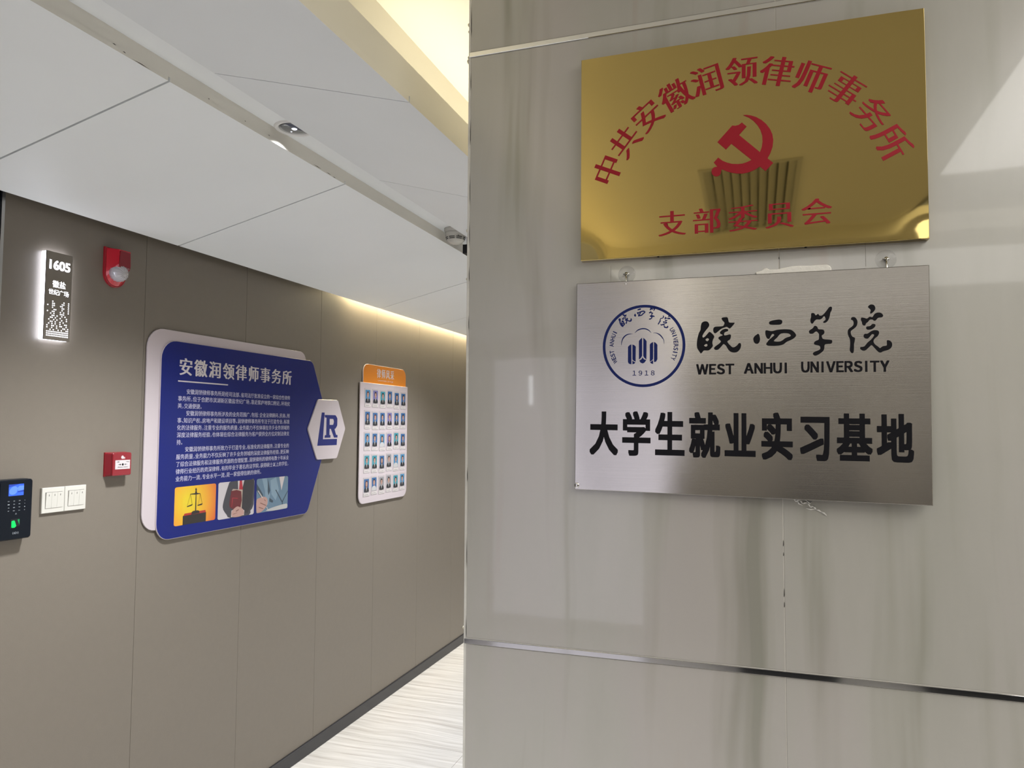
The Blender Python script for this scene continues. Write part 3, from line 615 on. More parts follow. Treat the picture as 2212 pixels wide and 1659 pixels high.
o = em.build('emblem', M['redink'], g); o['label'] = 'red hammer and sickle emblem'

SO = (-0.0359, 1.365, 0.0749)
SP = frame(SO, (0.9995, -0.03002, -0.01032), (0.01032, -0.00031, 0.99995), (-0.03002, -0.9995, 0))
s = thing('steel_plaque', (-0.0359, 1.385, -0.12), 'brushed stainless steel plaque with round blue seal and black Chinese lettering', 'plaque')
W2, H2 = 0.2988, 0.1964
MB().box(SP, -W2, W2, -H2, H2, -0.0105, 0.0, bev=0.0010).build('plate', M['silver'], s)
MB().box(SP, -W2+.012, W2-.012, -H2+.012, H2-.012, -0.0108, -0.009).build('backing', M['blackmat'], s)
mb = MB().lathe(SP(-W2+.004, -H2+.008, -.001), SP(0, 0, 1)-SP(0, 0, 0), [(.0052, 0), (.005, .0016), (.0032, .0022), (0, .0024)], 16); mb.build('corner_plug', M['chrome'], s)
LS = lambda k: smooth_loop([(x*K, y*K) for x, y in TR[k]])
def callig(mb, tr, c):
    for grp in (('a1', 'a2', 'a3'), ('a4',), ('a5',), ('b1',), ('b2',), ('b3', 'b4'), ('c1',), ('c2',), ('d1',), ('d2',), ('d3',), ('d4',), ('d5',)):
        loops(mb, SP, [[tr(grp[0][0], p) for p in LS(k)] for k in grp], c)
mb = MB(); callig(mb, lambda ch, p: p, 0.0004)
o = mb.build('brush_lettering', M['blackink'], s); o['label'] = 'four brush-written Chinese characters in black'
mb = MB()
grotesk(mb, SP, 'WEST', -.0735, -.0095, .0200, .0375, bold=(.045, .026), gap=.14); mb.build('english_word', M['blackink'], s); mb = MB(); grotesk(mb, SP, 'ANHUI', .0089, .0838, .0208, .0382, bold=(.045, .026), gap=.14); mb.build('english_word', M['blackink'], s); mb = MB(); grotesk(mb, SP, 'UNIVERSITY', .1028, .2423, .0218, .0394, bold=(.045, .026), gap=.14)
mb.build('english_word', M['blackink'], s)
mb = MB()
for k, ch in enumerate('大学生就业实习基地'):
    put(mb, SP, ch, -.2434+.0611*k, -.0893, em=(.0545, .0840), bold=(.038, .026))
o = mb.build('large_lettering', M['blackink'], s); o['label'] = 'row of nine heavy black Chinese characters'
# round seal
cx, cy = -.1701, .0735
sl = MB()
for r0, r1 in ((.0715, .0765),):
    A = disc(cx, cy, r1, 72); B = disc(cx, cy, r0, 72)
    sl.add([SP(x, y, .0004) for x, y in A+B], [(i, (i+1) % 72, 72+(i+1) % 72, 72+i) for i in range(72)])
for k in ('sp1', 'sp2', 'sp3', 'sp4', 'sp5', 'sp6', 'sp7', 'sp8', 'sp9'): sl.flat(SP, [(x*K, y*K) for x, y in TR[k]], 0.0004)
for k in ('sq1', 'sq2', 'sq3'): loops(sl, SP, [LS(k)], 0.0004)
spots = {'a': (-.2051, .1159, 34), 'b': (-.1832, .1271, 12), 'c': (-.1576, .1267, -9), 'd': (-.1376, .1152, -30)}
cen = {'a': (-.0475, .0690), 'b': (.0350, .0665), 'c': (.1265, .0660), 'd': (.1930, .0700)}
def small(ch, p):
    X, Y, r = spots[ch]; r = math.radians(r); x, y = (p[0]-cen[ch][0])*.31, (p[1]-cen[ch][1])*.31
    return (X+x*math.cos(r)-y*math.sin(r), Y+x*math.sin(r)+y*math.cos(r))
callig(sl, small, 0.0004)
def arcword(text, a0, a1, R_, hgt, wid):
    for k, ch in enumerate(text):
        if ch == ' ': continue
        a = math.radians(a0+(a1-a0)*k/(len(text)-1))
        put(sl, SP, ch, cx+R_*math.cos(a), cy+R_*math.sin(a), wh=(wid*(.30 if ch == 'I' else 1.3 if ch == 'W' else 1), hgt), rot=a-PI/2, bold=.012)
arcword('WEST ANHUI', 208, 153.5, .0597, .0078, .0052); arcword('UNIVERSITY', 29, -24.4, .0597, .0078, .0050)
grotesk(sl, SP, '1918', -.1897, -.1493, .0187, .0275, gap=.42, bold=.008)
o = sl.build('seal', M['blueink'], s); o['label'] = 'round dark blue university seal'

# plaque hooks, foam, glue
def hook(x, z, label):
    C = PW(x, z, 0); t = thing('adhesive_hook', C, label, 'hook', None)
    MB().lathe(C+Vector((0, 0, .004)), (0, -1, 0), [(.0165, .0002), (.016, .0008), (.010, .0014), (.005, .0022), (0, .0024)], 28).build('clear_pad', M['clearcup'], t)
    MB().tube([PW(x, z+.004, .001), PW(x, z+.004, .006)], .0035, 12).build('stud', M['chrome'], t)
    MB().tube([PW(x-.006, z+.004, .006), PW(x+.006, z+.004, .006)], .0011, 8).build('cross_bar', M['chrome'], t)
    MB().tube([PW(x, z+.004, .006), PW(x, z-.012, .0075), PW(x, z-.018, .010), PW(x, z-.016, .014)], .0017, 8).build('pin', M['chrome'], t)
hook(-0.2379, .2845, 'small clear adhesive hook above the left corner of the steel plaque')
hook(0.2050, .2835, 'small clear adhesive hook above the right corner of the steel plaque')
mb = MB(); top = [(-.006, .2775), (.004, .2800), (.009, .2836), (.0125, .2840), (.018, .2808), (.030, .2806), (.042, .2826), (.055, .2845), (.068, .2846), (.085, .2838), (.100, .2840), (.112, .2838), (.117, .2812), (.119, .277)]
mb.prism(PW, top+[(.118, .262), (-.004, .262)], .0005, .0055, bev=.0012)
tag(mb.build('foam_pad', M['foam']), 'white crumpled foam sheet poking out above the steel plaque', 'foam')
mb = MB()
pts = [(.048, -.118), (.055, -.1275), (.062, -.1245), (.0655, -.131), (.074, -.129), (.079, -.137), (.083, -.135), (.088, -.1405), (.096, -.144), (.104, -.1495)]
for i in range(len(pts)-1): mb.tube([PW(*pts[i], .0006), PW((pts[i][0]+pts[i+1][0])/2, (pts[i][1]+pts[i+1][1])/2+.001, .0013), PW(*pts[i+1], .0006)], [.0012, .0018, .0009], 6)
for q in (((.056, -.120), (.060, -.131), (.066, -.134)), ((.068, -.122), (.078, -.130), (.081, -.127)), ((.071, -.1385), (.079, -.1405), (.087, -.139))):
    mb.tube([PW(*p, .0008) for p in q], [.0006, .0014, .0006], 6)
tag(mb.build('glue_residue', M['glue']), 'streak of dried clear glue below the steel plaque', 'glue')
for x, z, sd_ in ((.1738, .30, 'right'), (-.2685, .285, 'left')):
    mb = MB().box(PW, x-.0003, x+.0003, z-.022, z+.022, 0, .0002)
    tag(mb.build('pencil_mark', M['pencil']), 'faint upright pencil line on the stone by the %s plaque hook' % sd_, 'pencil mark')

# ================================================================ THINGS ON THE CORRIDOR WALL
# --- blue information board
def wallframe(k): return frame((-2.2, 0, 0), (0, k, 0), (0, 0, k), (1, 0, 0))
WB, BB, HB = wallframe(1.0125), wallframe(1.0160), wallframe(1.0213)      # back board, blue board, hexagon
b = thing('information_board', (-2.2, 2.75, -.44), 'large white and blue wall board with white Chinese text, three pictures and hexagon', 'sign board')
wo = rounded([(2.168, .366), (2.168, -.398), (3.10, -.398), (3.10, .366)], [.075, .075, .02, .02])
back_poly = rounded([(2.168, .366), (2.168, -.3975), (3.15, -.3975), (3.27, .05), (3.17, .366)], [.078, .065, .03, .05, .05])
MB().prism(WB, back_poly, .003, .008, bev=.0008).build('back_board', M['whiteacrylic'], b)
for y in (2.3, 3.05):
    MB().box(WB, y, y+.06, -.3, .3, 0, .003).build('mounting_strip', M['whiteacrylic'], b)
blue = rounded([(2.224, .325), (2.224, -.4385), (3.200, -.4385), (3.392, -.02), (3.222, .325)], [.075, .065, .045, .03, .045])
bp = MB().prism(BB, blue, .008, .0137, bev=.0008).build('blue_board', M['whiteacrylic'], b)
blue_in = inset(blue, .0016)
MB().flat(BB, blue_in, .0139).build('blue_film', M['blueprint'], bp)
c = .0142
mb = MB()
for k, ch in enumerate('安徽润领律师事务所'):
    put(mb, BB, ch, 2.3515+.0823*k, .228, em=(.0745, .0730), c=c, song=.034)
mb.box(BB, 2.312, 2.597, .1675, .1725, c-.0003, c)
o = mb.build('heading', M['whiteprint'], b); o['label'] = 'white heading lettering'
lines = ['　　安徽润领律师事务所是经司法部、省司法厅批准设立的一家综合性律师', '事务所，位于合肥市滨湖新区徽盐世纪广场，靠近紫庐地铁口附近，环境优', '美，交通便捷。',
 '　　安徽润领律师事务所涉及的业务范围广，包括：企业法律顾问、民商、刑', '事、知识产权、房地产和建设项目等。润领律师事务所专注于打造专业、标准', '化的法律服务，注重专业的服务质量，业务能力不仅体现在许多业务领域的',
 '深度法律服务经验，也体现在综合法律服务为客户提供全方位定制法律支', '持。', '　　安徽润领律师事务所致力于打造专业、标准化的法律服务，注重专业的', '服务质量，业务能力不仅反映了许多业务领域的深度法律服务经验，更反映',
 '了综合法律服务和法律服务资源的合理配置。润领律所的律师有数十年从业', '律师行业经历的资深律师，有的毕业于著名的法学院，获得硕士以上的学位，', '业务能力一流，专业水平一流，是一家值得信赖的律所。']
mb = MB(); P_ = '、，。：'
for r, ln in enumerate(lines):
    units = sum(.5 if ch in P_ else 1 for ch in ln); full = units > 28
    adv = (.724/units) if full and r != 12 else .0222
    x = 2.3135
    for ch in ln:
        a = adv*(.5 if ch in P_ else 1)
        if ch != '　':
            if ch in P_: put(mb, BB, ch, x+adv*.32, .1305-.02845*r, em=(adv*.97, .0215), bold=(.012, 0), c=c, res=1, dx=.30 if ch != '：' else .5)
            else: put(mb, BB, ch, x+adv/2, .1305-.02845*r, em=(adv*1.0, .0222), bold=(.012, 0), c=c, res=1)
        x += a
o = mb.build('body_text', M['bodyprint'], b); o['label'] = 'thirteen lines of small pale text'
# hexagon with the firm's mark
hx = rounded([(3.252, .133), (3.438, .134), (3.516, -.017), (3.436, -.174), (3.252, -.174), (3.166, -.017)], .02)
hp = MB().prism(HB, hx, .0137, .0200, bev=.0010).build('hexagon', M['whiteacrylic'], b)
c = .0203; mb = MB()
mb.flat(HB, [(3.285, .066), (3.312, .066), (3.301, -.071), (3.434, -.071), (3.432, -.1035), (3.250, -.1035)], c)
mb.box(HB, 3.330, 3.360, -.055, .050, c-.0001, c+.0002)
loops(mb, HB, [rounded([(3.312, .054), (3.416, .054), (3.434, .038), (3.434, .000), (3.416, -.018), (3.332, -.018), (3.332, .040), (3.316, .040)], [0, .014, .012, .012, .014, 0, 0, 0]), rounded([(3.360, .034), (3.394, .034), (3.401, .020), (3.394, .003), (3.360, .003)], [0, .008, .006, .008, 0])], c)
mb.flat(HB, [(3.368, -.012), (3.404, -.012), (3.424, -.050), (3.438, -.050), (3.438, -.064), (3.404, -.064)], c+.0001)
mb.flat(HB, [(3.318, -.050), (3.370, -.050), (3.370, -.064), (3.314, -.064)], c+.0001)
mb.build('mark', M['blueprint'], hp)
# three printed pictures
def pic(y0, y1, z0, z1, name, mats, layers, label):
    F = frame(BB(y0, z0, 0), (0, (y1-y0)*1.016, 0), (0, 0, (z1-z0)*1.016), (1, 0, 0)); ar = (y1-y0)/(z1-z0)
    mb = MB(); bd = rounded([(0, 0), (1, 0), (1, 1), (0, 1)], .05)
    for k, (mi, poly) in enumerate(layers): mb.flat(F, bd if poly is None else poly, .0141+.00010*k, mi)
    o = mb.build(name, mats, b); o['label'] = label
def grad_mat(name, c0, c1, c2, center):
    m, nt, bs = new_mat(name); N, L = nt.nodes, nt.links
    tc = N.new('ShaderNodeTexCoord'); mp = N.new('ShaderNodeMapping'); mp.vector_type = 'POINT'
    mp.inputs['Location'].default_value = (0, -center[0], -center[1]); L.new(tc.outputs['Object'], mp.inputs['Vector'])
    gr = N.new('ShaderNodeTexGradient'); gr.gradient_type = 'SPHERICAL'
    mp.inputs['Scale'].default_value = (5.2, 5.2, 5.2); mp.inputs['Location'].default_value = (0, -center[0]*5.2, -center[1]*5.2)
    L.new(mp.outputs[0], gr.inputs['Vector']); r = ramp(N, [(0.0, c2), (0.45, c1), (0.9, c0)]); L.new(gr.outputs['Fac'], r.inputs['Fac'])
    L.new(r.outputs['Color'], bs.inputs['Base Color']); bs.inputs['Roughness'].default_value = .3; bs.inputs['Coat Weight'].default_value = .3
    return m
fm = lambda n, col: mat('print_'+n, tuple(.78*v for v in col), 0.3, coat=0.2)
yel = grad_mat('print_sunset', (.60, .46, .01), (.62, .27, .01), (.50, .03, .012), (-.035, .09))
dk = fm('black', (.012, .008, .008)); red = fm('red', (.42, .02, .012)); dr_ = fm('maroon', (.13, .006, .014))
pic(2.3125, 2.5415, -.3925, -.2430, 'picture', [yel, dk, red, dr_], [(0, None),
 (2, [(.21, .23), (.24, .29), (.74, .31), (.76, .24)]), (1, [(.20, .0), (.20, .235), (.76, .245), (.76, .0)]),
 (1, [(.40, .24), (.41, .31), (.45, .33), (.55, .33), (.59, .31), (.60, .25)]), (1, [(.485, .32), (.492, .84), (.508, .84), (.513, .32)]),
 (1, [(.36, .775), (.36, .79), (.50, .80), (.60, .78), (.60, .765), (.50, .755)]), (1, [(.47, .79), (.485, .86), (.475, .90), (.49, .94), (.515, .90), (.51, .85), (.525, .79)]),
 (1, [(.285, .475), (.295, .452), (.40, .475), (.428, .505), (.40, .510)]), (1, [(.535, .47), (.55, .448), (.65, .460), (.668, .492), (.64, .497)]),
 (1, [(.361, .78), (.292, .49), (.297, .49), (.366, .78)]), (1, [(.361, .78), (.412, .50), (.417, .50), (.366, .78)]),
 (1, [(.598, .77), (.552, .48), (.557, .48), (.603, .77)]), (1, [(.598, .77), (.652, .48), (.657, .48), (.603, .77)])],
 'print of brass scales on a book against orange')
wh = fm('white', (.58, .54, .56)); suit = fm('charcoal', (.045, .045, .060)); suit2 = fm('dark_suit', (.022, .020, .028)); tie = fm('tie', (.42, .01, .03)); skin = fm('skin', (.50, .30, .26)); skd = fm('skin_shadow', (.22, .10, .08)); page = fm('page', (.45, .36, .29)); shirt = fm('shirt', (.62, .56, .56))
pic(2.5555, 2.7875, -.3965, -.2420, 'picture', [wh, suit, suit2, tie, skin, skd, page, dr_, shirt], [(0, None),
 (1, smooth_loop([(.33, 1.0), (.27, .93), (.18, .62), (.13, .40), (.14, .26), (.24, .10), (.34, .0), (.86, .0), (.90, .12), (.99, .28), (.995, .97), (.90, 1.0), (.60, 1.0)], 2)),
 (8, [(.52, 1.0), (.54, .70), (.62, .62), (.70, 1.0)]), (2, [(.70, 1.0), (.64, .70), (.60, .30), (.66, .10), (.82, .06), (.93, .3), (.985, .96), (.93, 1.0)]),
 (3, [(.570, 1.0), (.555, .74), (.600, .66), (.665, .76), (.635, 1.0)]),
 (6, [(.36, .75), (.39, .79), (.66, .74), (.645, .22), (.60, .20)]), (7, smooth_loop([(.34, .70), (.36, .74), (.62, .70), (.60, .20), (.36, .26), (.30, .38)], 2)),
 (3, [(.375, .55), (.385, .55), (.53, .52), (.525, .505), (.39, .535), (.37, .30), (.36, .30)]),
 (8, [(.35, .02), (.36, .20), (.43, .22), (.45, .02)]), (8, [(.66, .20), (.72, .15), (.71, .02), (.64, .02)]),
 (4, smooth_loop([(.38, .03), (.37, .17), (.44, .25), (.52, .29), (.62, .24), (.69, .17), (.70, .04), (.54, .0)], 3)), (5, [(.47, .17), (.55, .21), (.57, .19), (.50, .15)]), (5, [(.40, .10), (.52, .12), (.52, .11), (.41, .085)])],
 'print of a dark suited torso with a red book')
gb = fm('grey_blue', (.13, .22, .31)); gb2 = fm('grey_blue_light', (.22, .33, .42)); gb3 = fm('grey_blue_dark', (.035, .065, .10)); pen = fm('pen', (.55, .52, .50)); paper = fm('paper', (.50, .50, .50))
pic(2.8035, 3.0360, -.3960, -.2425, 'picture', [gb, gb2, gb3, shirt, skin, skd, pen, paper], [(0, None),
 (1, [(.16, 1.0), (.30, 1.0), (.42, .50), (.36, .20), (.28, .2), (.26, .6)]), (1, [(.42, .92), (.60, 1.0), (.70, .60), (.60, .30), (.46, .5)]),
 (2, [(.0, .66), (.10, .52), (.18, .40), (.20, .52), (.10, .70), (.0, .86)]), (2, [(.34, .98), (.42, .62), (.37, .48), (.34, .60)]),
 (2, [(.58, .62), (.80, .22), (.82, .24), (.61, .62)]), (2, [(1.0, .56), (.81, .24), (.805, .10), (.83, .10), (.84, .24), (1.0, .52)]), (2, [(.40, .40), (.52, .30), (.50, .24), (.40, .30)]),
 (3, [(.70, 1.0), (.78, .58), (.88, 1.0)]), (7, smooth_loop([(.30, .03), (.36, .07), (.62, .12), (.96, .15), (.985, .05), (.94, .01), (.5, .0)], 2)),
 (4, smooth_loop([(.01, .05), (.0, .38), (.10, .44), (.22, .46), (.30, .42), (.34, .34), (.33, .22), (.27, .12), (.16, .03), (.06, .01)], 3)),
 (5, [(.12, .30), (.30, .20), (.29, .18), (.11, .28)]), (5, [(.08, .18), (.22, .11), (.21, .095), (.07, .16)]), (5, [(.24, .38), (.29, .32), (.285, .31), (.23, .365)]),
 (6, [(.02, .66), (.05, .66), (.20, .43), (.16, .43)]), (6, [(.30, .14), (.35, .045), (.355, .05), (.325, .15)])],
 'print of a hand writing with a pen before a grey-blue suit')

# --- portrait board
SB = 1.0167; OB, PB, c0 = wallframe(1.0115), wallframe(SB), .0140
p = thing('portrait_board', (-2.2, 4.0, -.445), 'white board of thirty small portrait photos under an orange heading', 'sign board')
MB().prism(OB, rounded([(3.752, .2), (4.29, .2), (4.29, .3585), (3.752, .3585)], [0, 0, .05, .05]), .003, .0085, bev=.0008).build('heading_backing', M['whiteacrylic'], p)
MB().flat(OB, inset(rounded([(3.752, .2), (4.29, .2), (4.29, .3585), (3.752, .3585)], [0, 0, .05, .05]), .0016), .0087).build('orange_heading', M['orange'], p)
MB().prism(PB, rounded([(3.693, .2475), (3.693, -.4445), (4.284, -.4445), (4.284, .2475)], [0, .05, .05, 0]), .0086, .0140, bev=.0008).build('board', M['whiteacrylic'], p)
MB().box(PB, 3.75, 4.22, -.38, .18, 0, .0086).build('mounting_block', M['whiteacrylic'], p)
mb = MB()
for k, ch in enumerate('律师风采'): put(mb, OB, ch, 3.935+.0560*k, .3120, em=(.050, .060), c=.0090, song=.022)
word(mb, OB, 'LAWYER STYLE', 3.925, 4.115, .2665, .2735, c=.0090)
mb.build('heading_text', M['whiteprint'], p)
bgs = [fm('portrait_blue', (.03, .12, .30)), fm('portrait_sky', (.06, .22, .40)), fm('portrait_teal', (.04, .26, .33)), fm('portrait_violet', (.16, .15, .36)), fm('portrait_grey', (.25, .25, .27))]
sk1 = fm('face', (.42, .25, .20)); hr = fm('hair', (.020, .012, .012)); hrr = fm('hair_brown', (.10, .03, .025)); jk = fm('jacket', (.014, .015, .022)); ws_ = fm('white_shirt', (.5, .5, .5)); fr = fm('card_edge', (.46, .42, .43)); lbt = fm('card_label', (.66, .62, .60)); lbk = fm('label_print', (.25, .23, .24))
rnd = random.Random(11)
# per card: background, hair length 0/1, white top, hair colour
spec = ['1 0 0 1', '3 0 0 0', '2 0 0 0', '0 0 0 0', '0 1 0 0', '0 0 0 0', '0 1 0 0', '0 0 0 1', '0 0 0 0', '3 0 0 1', '0 0 0 0', '0 0 0 0', '1 0 0 0', '0 0 0 0', '1 1 1 0', '3 1 0 1', '2 0 0 0', '0 0 0 0', '2 0 0 0', '2 0 0 0', '0 1 0 0', '4 0 0 0', '1 0 1 0', '1 0 0 0', '0 1 0 1', '0 0 1 0', '4 0 0 0', '4 0 0 0', '2 0 0 0', '1 0 0 0']
for r in range(5):
    for q in range(6):
        bgi, lng, wt, hc = map(int, spec[r*6+q].split())
        y = 3.777+.0893*q; z = .170-.1275*r+rnd.uniform(-.004, .004); jw = rnd.uniform(-.002, .002); top = rnd.uniform(-.004, .004)
        mb = MB(); S_ = .0487
        mb.box(PB, y-.037, y+.037, z-.064, z+.045, c0, c0+.001, 0)
        mb.box(PB, y-.0270, y+.0270, z-.038, z+.036, c0+.001, c0+.0014, 1)
        F = frame(PB(y-.027+jw, z-.038, c0+.0016), (0, .054*SB, 0), (0, 0, .074*SB), (1, 0, 0))
        mb.flat(F, smooth_loop([(.04, .01), (.08, .24), (.30, .34), (.5, .36), (.70, .34), (.92, .24), (.96, .01)], 2), .0001, 4 if not wt else 5)
        mb.flat(F, [(.40, .36), (.50, .06), (.60, .36)], .0002, 5)
        hl = .36 if lng else .58
        mb.flat(F, smooth_loop([(.26, hl), (.24, .72+top), (.36, .86+top), (.5, .90+top), (.64, .86+top), (.76, .72+top), (.74, hl), (.5, hl+.03)], 3), .0002, 3)
        mb.flat(F, smooth_loop([(.34, .50), (.31, .64), (.36, .76), (.5, .79), (.64, .76), (.69, .64), (.66, .50), (.5, .38)], 3), .0003, 2)
        mb.box(PB, y-.030, y+.030, z-.060, z-.046, c0+.001, c0+.002, 6)
        mb.box(PB, y-.024, y+.022, z-.0545, z-.0515, c0+.002, c0+.0021, 7)
        mb.build('portrait_card', [fr, bgs[bgi], sk1, hrr if hc else hr, jk, ws_, lbt, lbk], p)

# --- lit room-number sign
s1 = thing('room_sign', (-2.2, 1.80, .27), 'backlit bronze room sign reading 1605 with glowing dot pattern', 'sign')
y0, y1, z0, z1 = 1.755, 1.850, .272, .560
MB().box(LW, y0+.001, y1-.001, z0+.001, z1-.001, .002, .020, bev=.002).build('glowing_body', M['signside'], s1)
MB().box(LW, y0+.0004, y1, z0, z1, .020, .0245, bev=.0008).build('face', M['signface'], s1)
mb = MB(); c = .0250
word(mb, LW, '1605', y0+.012, y1-.010, .503, .532, c=c, bold=(.035, .02))
mb.build('number', M['signglow'], s1); mb = MB()
for k, ch in enumerate('徽盐'): put(mb, LW, ch, 1.791+.0245*k, .4555, em=.025, c=c, bold=(.006, 0))
for k, ch in enumerate('世纪广场'): put(mb, LW, ch, 1.775+.0185*k, .4285, em=.0195, c=c, bold=(.006, 0))
o = mb.build('lettering', M['signglow'], s1); o['label'] = 'glowing white building name'
rows_ = ['...#......#..#', '...##....##..#', '#..##...##...#', '...#.....##..#', '....##...#...#', '#..##...#.#..#', '..#.#...###...', '...##.#..#.#..', '..##.#..#...#.', '.#..#.#..#..#.', '..##.#..#.#...', '.#.#.#..#..##.', '#..##.#.##..#.', '#..#..#...##.#', '..#.#..#.#..##', '##############', '##############', '##############']
mb = MB()
for r, row in enumerate(rows_):
    for k, ch in enumerate(row):
        if ch == '#':
            yy = y0+.010+k*.0058; zz = .398-r*.0066
            mb.flat(LW, [(yy-.0025, zz), (yy, zz-.0024), (yy+.0025, zz), (yy, zz+.0024)], c)
mb.build('dot_pattern', M['signglow'], s1)
for y in (1.775, 1.83): MB().lathe(LW(y, z0+.0006, .012), (0, 0, -1), [(.0016, 0), (.0012, .0012), (0, .0014)], 8).build('screw', M['chrome'], s1)
for dy, nrm, yy in ():
    l = bpy.data.lights.new('sign_glow', 'AREA'); l.shape = 'RECTANGLE'; l.size = .27; l.size_y = .018; l.energy = 0.42; l.color = (.9, .92, 1.0)
    o = bpy.data.objects.new('sign_glow', l); COL.objects.link(o); o.parent = s1
    o.location = Vector((-2.2+.012, yy, .416+Z0))-WPOS[s1.name]
    m3 = Matrix((Vector((0, 0, 1)), Vector((1, 0, 0)) * (1 if nrm > 0 else -1), Vector((0, -nrm, 0)))).transposed()
    o.rotation_euler = m3.to_euler()

# --- fire alarm sounder with strobe
a = thing('fire_alarm_sounder', (-2.2, 2.038, .49), 'red wall fire alarm sounder with ribbed clear strobe lens', 'fire alarm')
bo = [(1.991, .629), (2.085, .629)] + [(2.038+.047*math.cos(t), .537+.047*math.sin(t)) for t in [-.0-k*PI/10 for k in range(11)]]
MB().prism(LW, bo, 0, .010, bev=.0015).build('base', M['redbase'], a)
bo2 = [(1.996, .624), (2.080, .624)] + [(2.038+.042*math.cos(t), .537+.042*math.sin(t)) for t in [-k*PI/10 for k in range(11)]]
def taper_body(F, out, out2, c0, c1): return MB().prism(F, out, c0, c1, taper=out2)
tp = [(2.012, .620), (2.062, .620)] + [(2.038+.026*math.cos(t), .568+.026*math.sin(t)) for t in [-k*PI/10 for k in range(11)]]
taper_body(LW, bo2, tp, .010, .050).build('housing', M['redplastic'], a)
MB().prism(LW, [(2.015, .616), (2.060, .616), (2.062, .560), (2.013, .560)], .048, .053, bev=.001).build('front_panel', M['reddark'], a)
mb = MB(); word(mb, LW, 'FIRE', 2.018, 2.034, .5545, .5590, c=.0532); word(mb, LW, '24V', 2.046, 2.056, .5545, .5590, c=.0532); 
mb.box(LW, 2.016, 2.058, .5505, .5600, .050, .0531, 1); mb.build('front_text', [M['whiteprint'], M['reddark']], a)
LC = LW(2.031, .541, .020); ax = Vector((1, 0, -.18)).normalized()
lens = MB().lathe(LC, ax, [(.031, 0), (.0305, .014), (.0267, .028), (.0189, .037), (.0086, .0415), (0, .0425)], 28).build('strobe_lens', M['clearlens'], a)
tv = ax.orthogonal().normalized(); qv = ax.cross(tv)
for k in range(16):
    an = 2*PI*k/16; d = tv*math.cos(an)+qv*math.sin(an)
    MB().tube([LC+d*r+ax*h for r, h in ((.0311, .002), (.0308, .014), (.0270, .0283), (.0191, .0374), (.010, .0415))], .0008, 5).build('rib', M['lensrib'], lens)

# --- manual call point
m_ = thing('manual_call_point', (-2.2, 2.07, -.185), 'small red square fire alarm call point with white label', 'fire alarm')
MB().box(LW, 2.024, 2.116, -.1845, -.0995, 0, .008, bev=.001).build('base', M['redbase'], m_)
MB().prism(LW, rrect(2.0245, 2.1155, -.1840, -.1000, .006), .008, .028, taper=rrect(2.031, 2.1135, -.1825, -.1010, .006)).build('housing', M['redpoint'], m_)
MB().prism(LW, rrect(2.031, 2.1135, -.1825, -.1010, .006), .028, .0345, bev=.002).build('front_cover', M['redpoint'], m_)
lb = MB().box(LW, 2.042, 2.106, -.1595, -.1275, .0345, .0353).build('label_plate', M['whiteprint'], m_)
mb = MB(); c = .0356
mb.flat(LW, disc(2.074, -.1430, .0042, 14), c); mb.box(LW, 2.055, 2.062, -.1437, -.1423, c-.0001, c); mb.flat(LW, [(2.062, -.1460), (2.067, -.1430), (2.062, -.1400)], c)
mb.box(LW, 2.086, 2.093, -.1437, -.1423, c-.0001, c); mb.flat(LW, [(2.086, -.1460), (2.081, -.1430), (2.086, -.1400)], c)
for k, ch in enumerate('火警'): put(mb, LW, ch, 2.050+.0056*k, -.1335, em=.0055, c=c)
word(mb, LW, 'FIRE', 2.090, 2.102, -.1355, -.1320, c=c); word(mb, LW, 'PRESS HERE', 2.053, 2.096, -.1540, -.1508, c=c)
mb.build('label_print', M['blackink'], lb)
mb = MB(); mb.flat(LW, smooth_loop([(2.069, -.1225), (2.067, -.116), (2.072, -.111), (2.076, -.1125), (2.079, -.117), (2.079, -.1225)], 2), .0347); mb.flat(LW, [(2.080, -.1225), (2.081, -.115), (2.084, -.119), (2.084, -.1225)], .0347)
mb.build('flame_symbol', M['whiteprint'], m_)

# --- light switches
def switch(yl, label):
    t = thing('light_switch', (-2.2, yl+.041, -.29), label, 'light switch', 'three-gang light switches')
    w_ = .0815; zt, zb = -.2065, -.2885
    MB().box(LW, yl, yl+w_, zb, zt, 0, .009, bev=.0015).build('plate', M['whiteplastic'], t)
    MB().box(LW, yl+.0115, yl+w_-.0085, zb+.0155, zt-.0145, .009, .0094).build('rocker_gap', M['darkline'], t)
    for k in range(3):
        y_ = yl+.0122+k*.0204
        rk = MB().add([LW(y_, zb+.016, .009), LW(y_+.0199, zb+.016, .009), LW(y_+.0199, zt-.0155, .009), LW(y_, zt-.0155, .009), LW(y_, zb+.016, .0104), LW(y_+.0199, zb+.016, .0104), LW(y_+.0199, zt-.0155, .0132), LW(y_, zt-.0155, .0132)],
                      [(0, 1, 2, 3), (4, 5, 6, 7), (0, 1, 5, 4), (1, 2, 6, 5), (2, 3, 7, 6), (3, 0, 4, 7)]).build('rocker', M['whiteplastic'], t)
        MB().box(LW, y_+.0092, y_+.0108, zt-.0275, zt-.0215, .0122, .0133).build('marker', M['darkline'], rk)
switch(1.786, 'white three-gang light switch, left one of the pair beside the black reader')
switch(1.8685, 'white three-gang light switch, right one of the pair under the red call point')

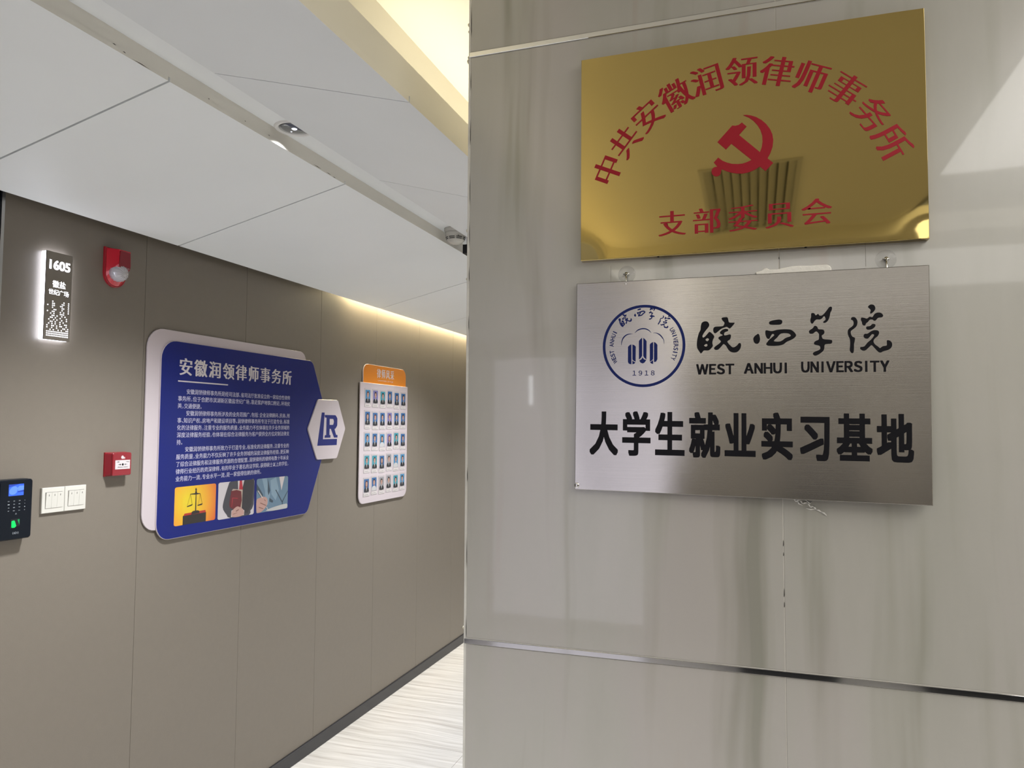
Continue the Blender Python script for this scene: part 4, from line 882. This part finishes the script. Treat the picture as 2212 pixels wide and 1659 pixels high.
# --- fingerprint access reader
r_ = thing('fingerprint_reader', (-2.2, 1.665, -.35), 'black fingerprint access reader with blue screen and green sensor light', 'access reader')
y0, y1, z0, z1 = 1.622, 1.733, -.355, -.170
MB().prism(LW, rrect(y0, y1, z0, z1, .009), 0, .020, bev=.001).build('back_housing', M['blackmat'], r_)
MB().prism(LW, rrect(y0+.002, y1-.001, z0+.002, z1-.001, .009), .020, .036, bev=.003).build('front_housing', M['blackgloss'], r_)
K2 = 2.164/2.155
yy = lambda v: v*K2
c = .0363
sc = MB().box(LW, yy(1.646), yy(1.694), -.2195, -.1845, c-.0002, c).build('screen', M['screen'], r_)
mb = MB(); mb.flat(LW, smooth_loop([(yy(1.650), -.213), (yy(1.648), -.203), (yy(1.656), -.193), (yy(1.668), -.191), (yy(1.674), -.199), (yy(1.670), -.211), (yy(1.660), -.216)], 3), c+.0002); mb.flat(LW, [(yy(1.673), -.196), (yy(1.680), -.190), (yy(1.694), -.190), (yy(1.694), -.203), (yy(1.676), -.206)], c+.0003)
mb.build('screen_image', M['screenlight'], sc)
mb = MB(); mb.flat(LW, [(yy(1.646), -.1845), (yy(1.680), -.1845), (yy(1.66), -.190), (yy(1.646), -.193)], c+.0002); mb.flat(LW, [(yy(1.675), -.206), (yy(1.694), -.2035), (yy(1.694), -.209), (yy(1.674), -.210)], c+.0002)
word(mb, LW, '08:21', yy(1.682), yy(1.692), -.189, -.1858, c=c+.0003); mb.build('screen_shade', M['screendark'], sc)
keys = [['ESC', '2', '3', '^'], ['1', '5', '6', 'v'], ['4', '8', '9', '-'], ['7', '0', 'OK', 'o']]
for rr in range(4):
    for kk in range(4):
        mb = MB(); ky = yy(1.6475+.0172*kk); kz = -.2355-.0098*rr
        word(mb, LW, keys[rr][kk], ky-(.0030 if kk < 3 else .0015), ky+(.0030 if kk < 3 else .0015), kz-.0012, kz+.0012, c=c)
        mb.build('key', M['keywhite'], r_)
mb = MB(); put(mb, LW, 'Δ', yy(1.672), -.2745, w=.005, h=.004, c=c); mb.build('bell_key', M['keywhite'], r_)
mb = MB(); put(mb, LW, '(', yy(1.6645), -.333, w=.0022, h=.008, c=c); put(mb, LW, ')', yy(1.6815), -.333, w=.0022, h=.008, c=c); word(mb, LW, 'ID', yy(1.669), yy(1.677), -.336, -.330, c=c); put(mb, LW, '(', yy(1.6672), -.333, w=.0014, h=.006, c=c); put(mb, LW, ')', yy(1.6790), -.333, w=.0014, h=.006, c=c)
mb.build('card_symbol', M['keywhite'], r_)
fp = MB().prism(LW, rounded([(yy(1.657), -.2905), (yy(1.684), -.2895), (yy(1.686), -.312), (yy(1.655), -.318)], .002), .036, .0364).build('sensor_recess', M['blackmat'], r_)
MB().prism(LW, rounded([(yy(1.6585), -.2955), (yy(1.6675), -.2945), (yy(1.6735), -.3120), (yy(1.6680), -.3165), (yy(1.6590), -.3160)], .003), .0364, .0385, bev=.0008).build('sensor_window', M['green'], fp)
MB().flat(LW, [(yy(1.6775), -.2935), (yy(1.684), -.2920), (yy(1.684), -.309)], .0367).build('sensor_side', M['greendim'], fp)

bpy.data.objects.remove(_to)
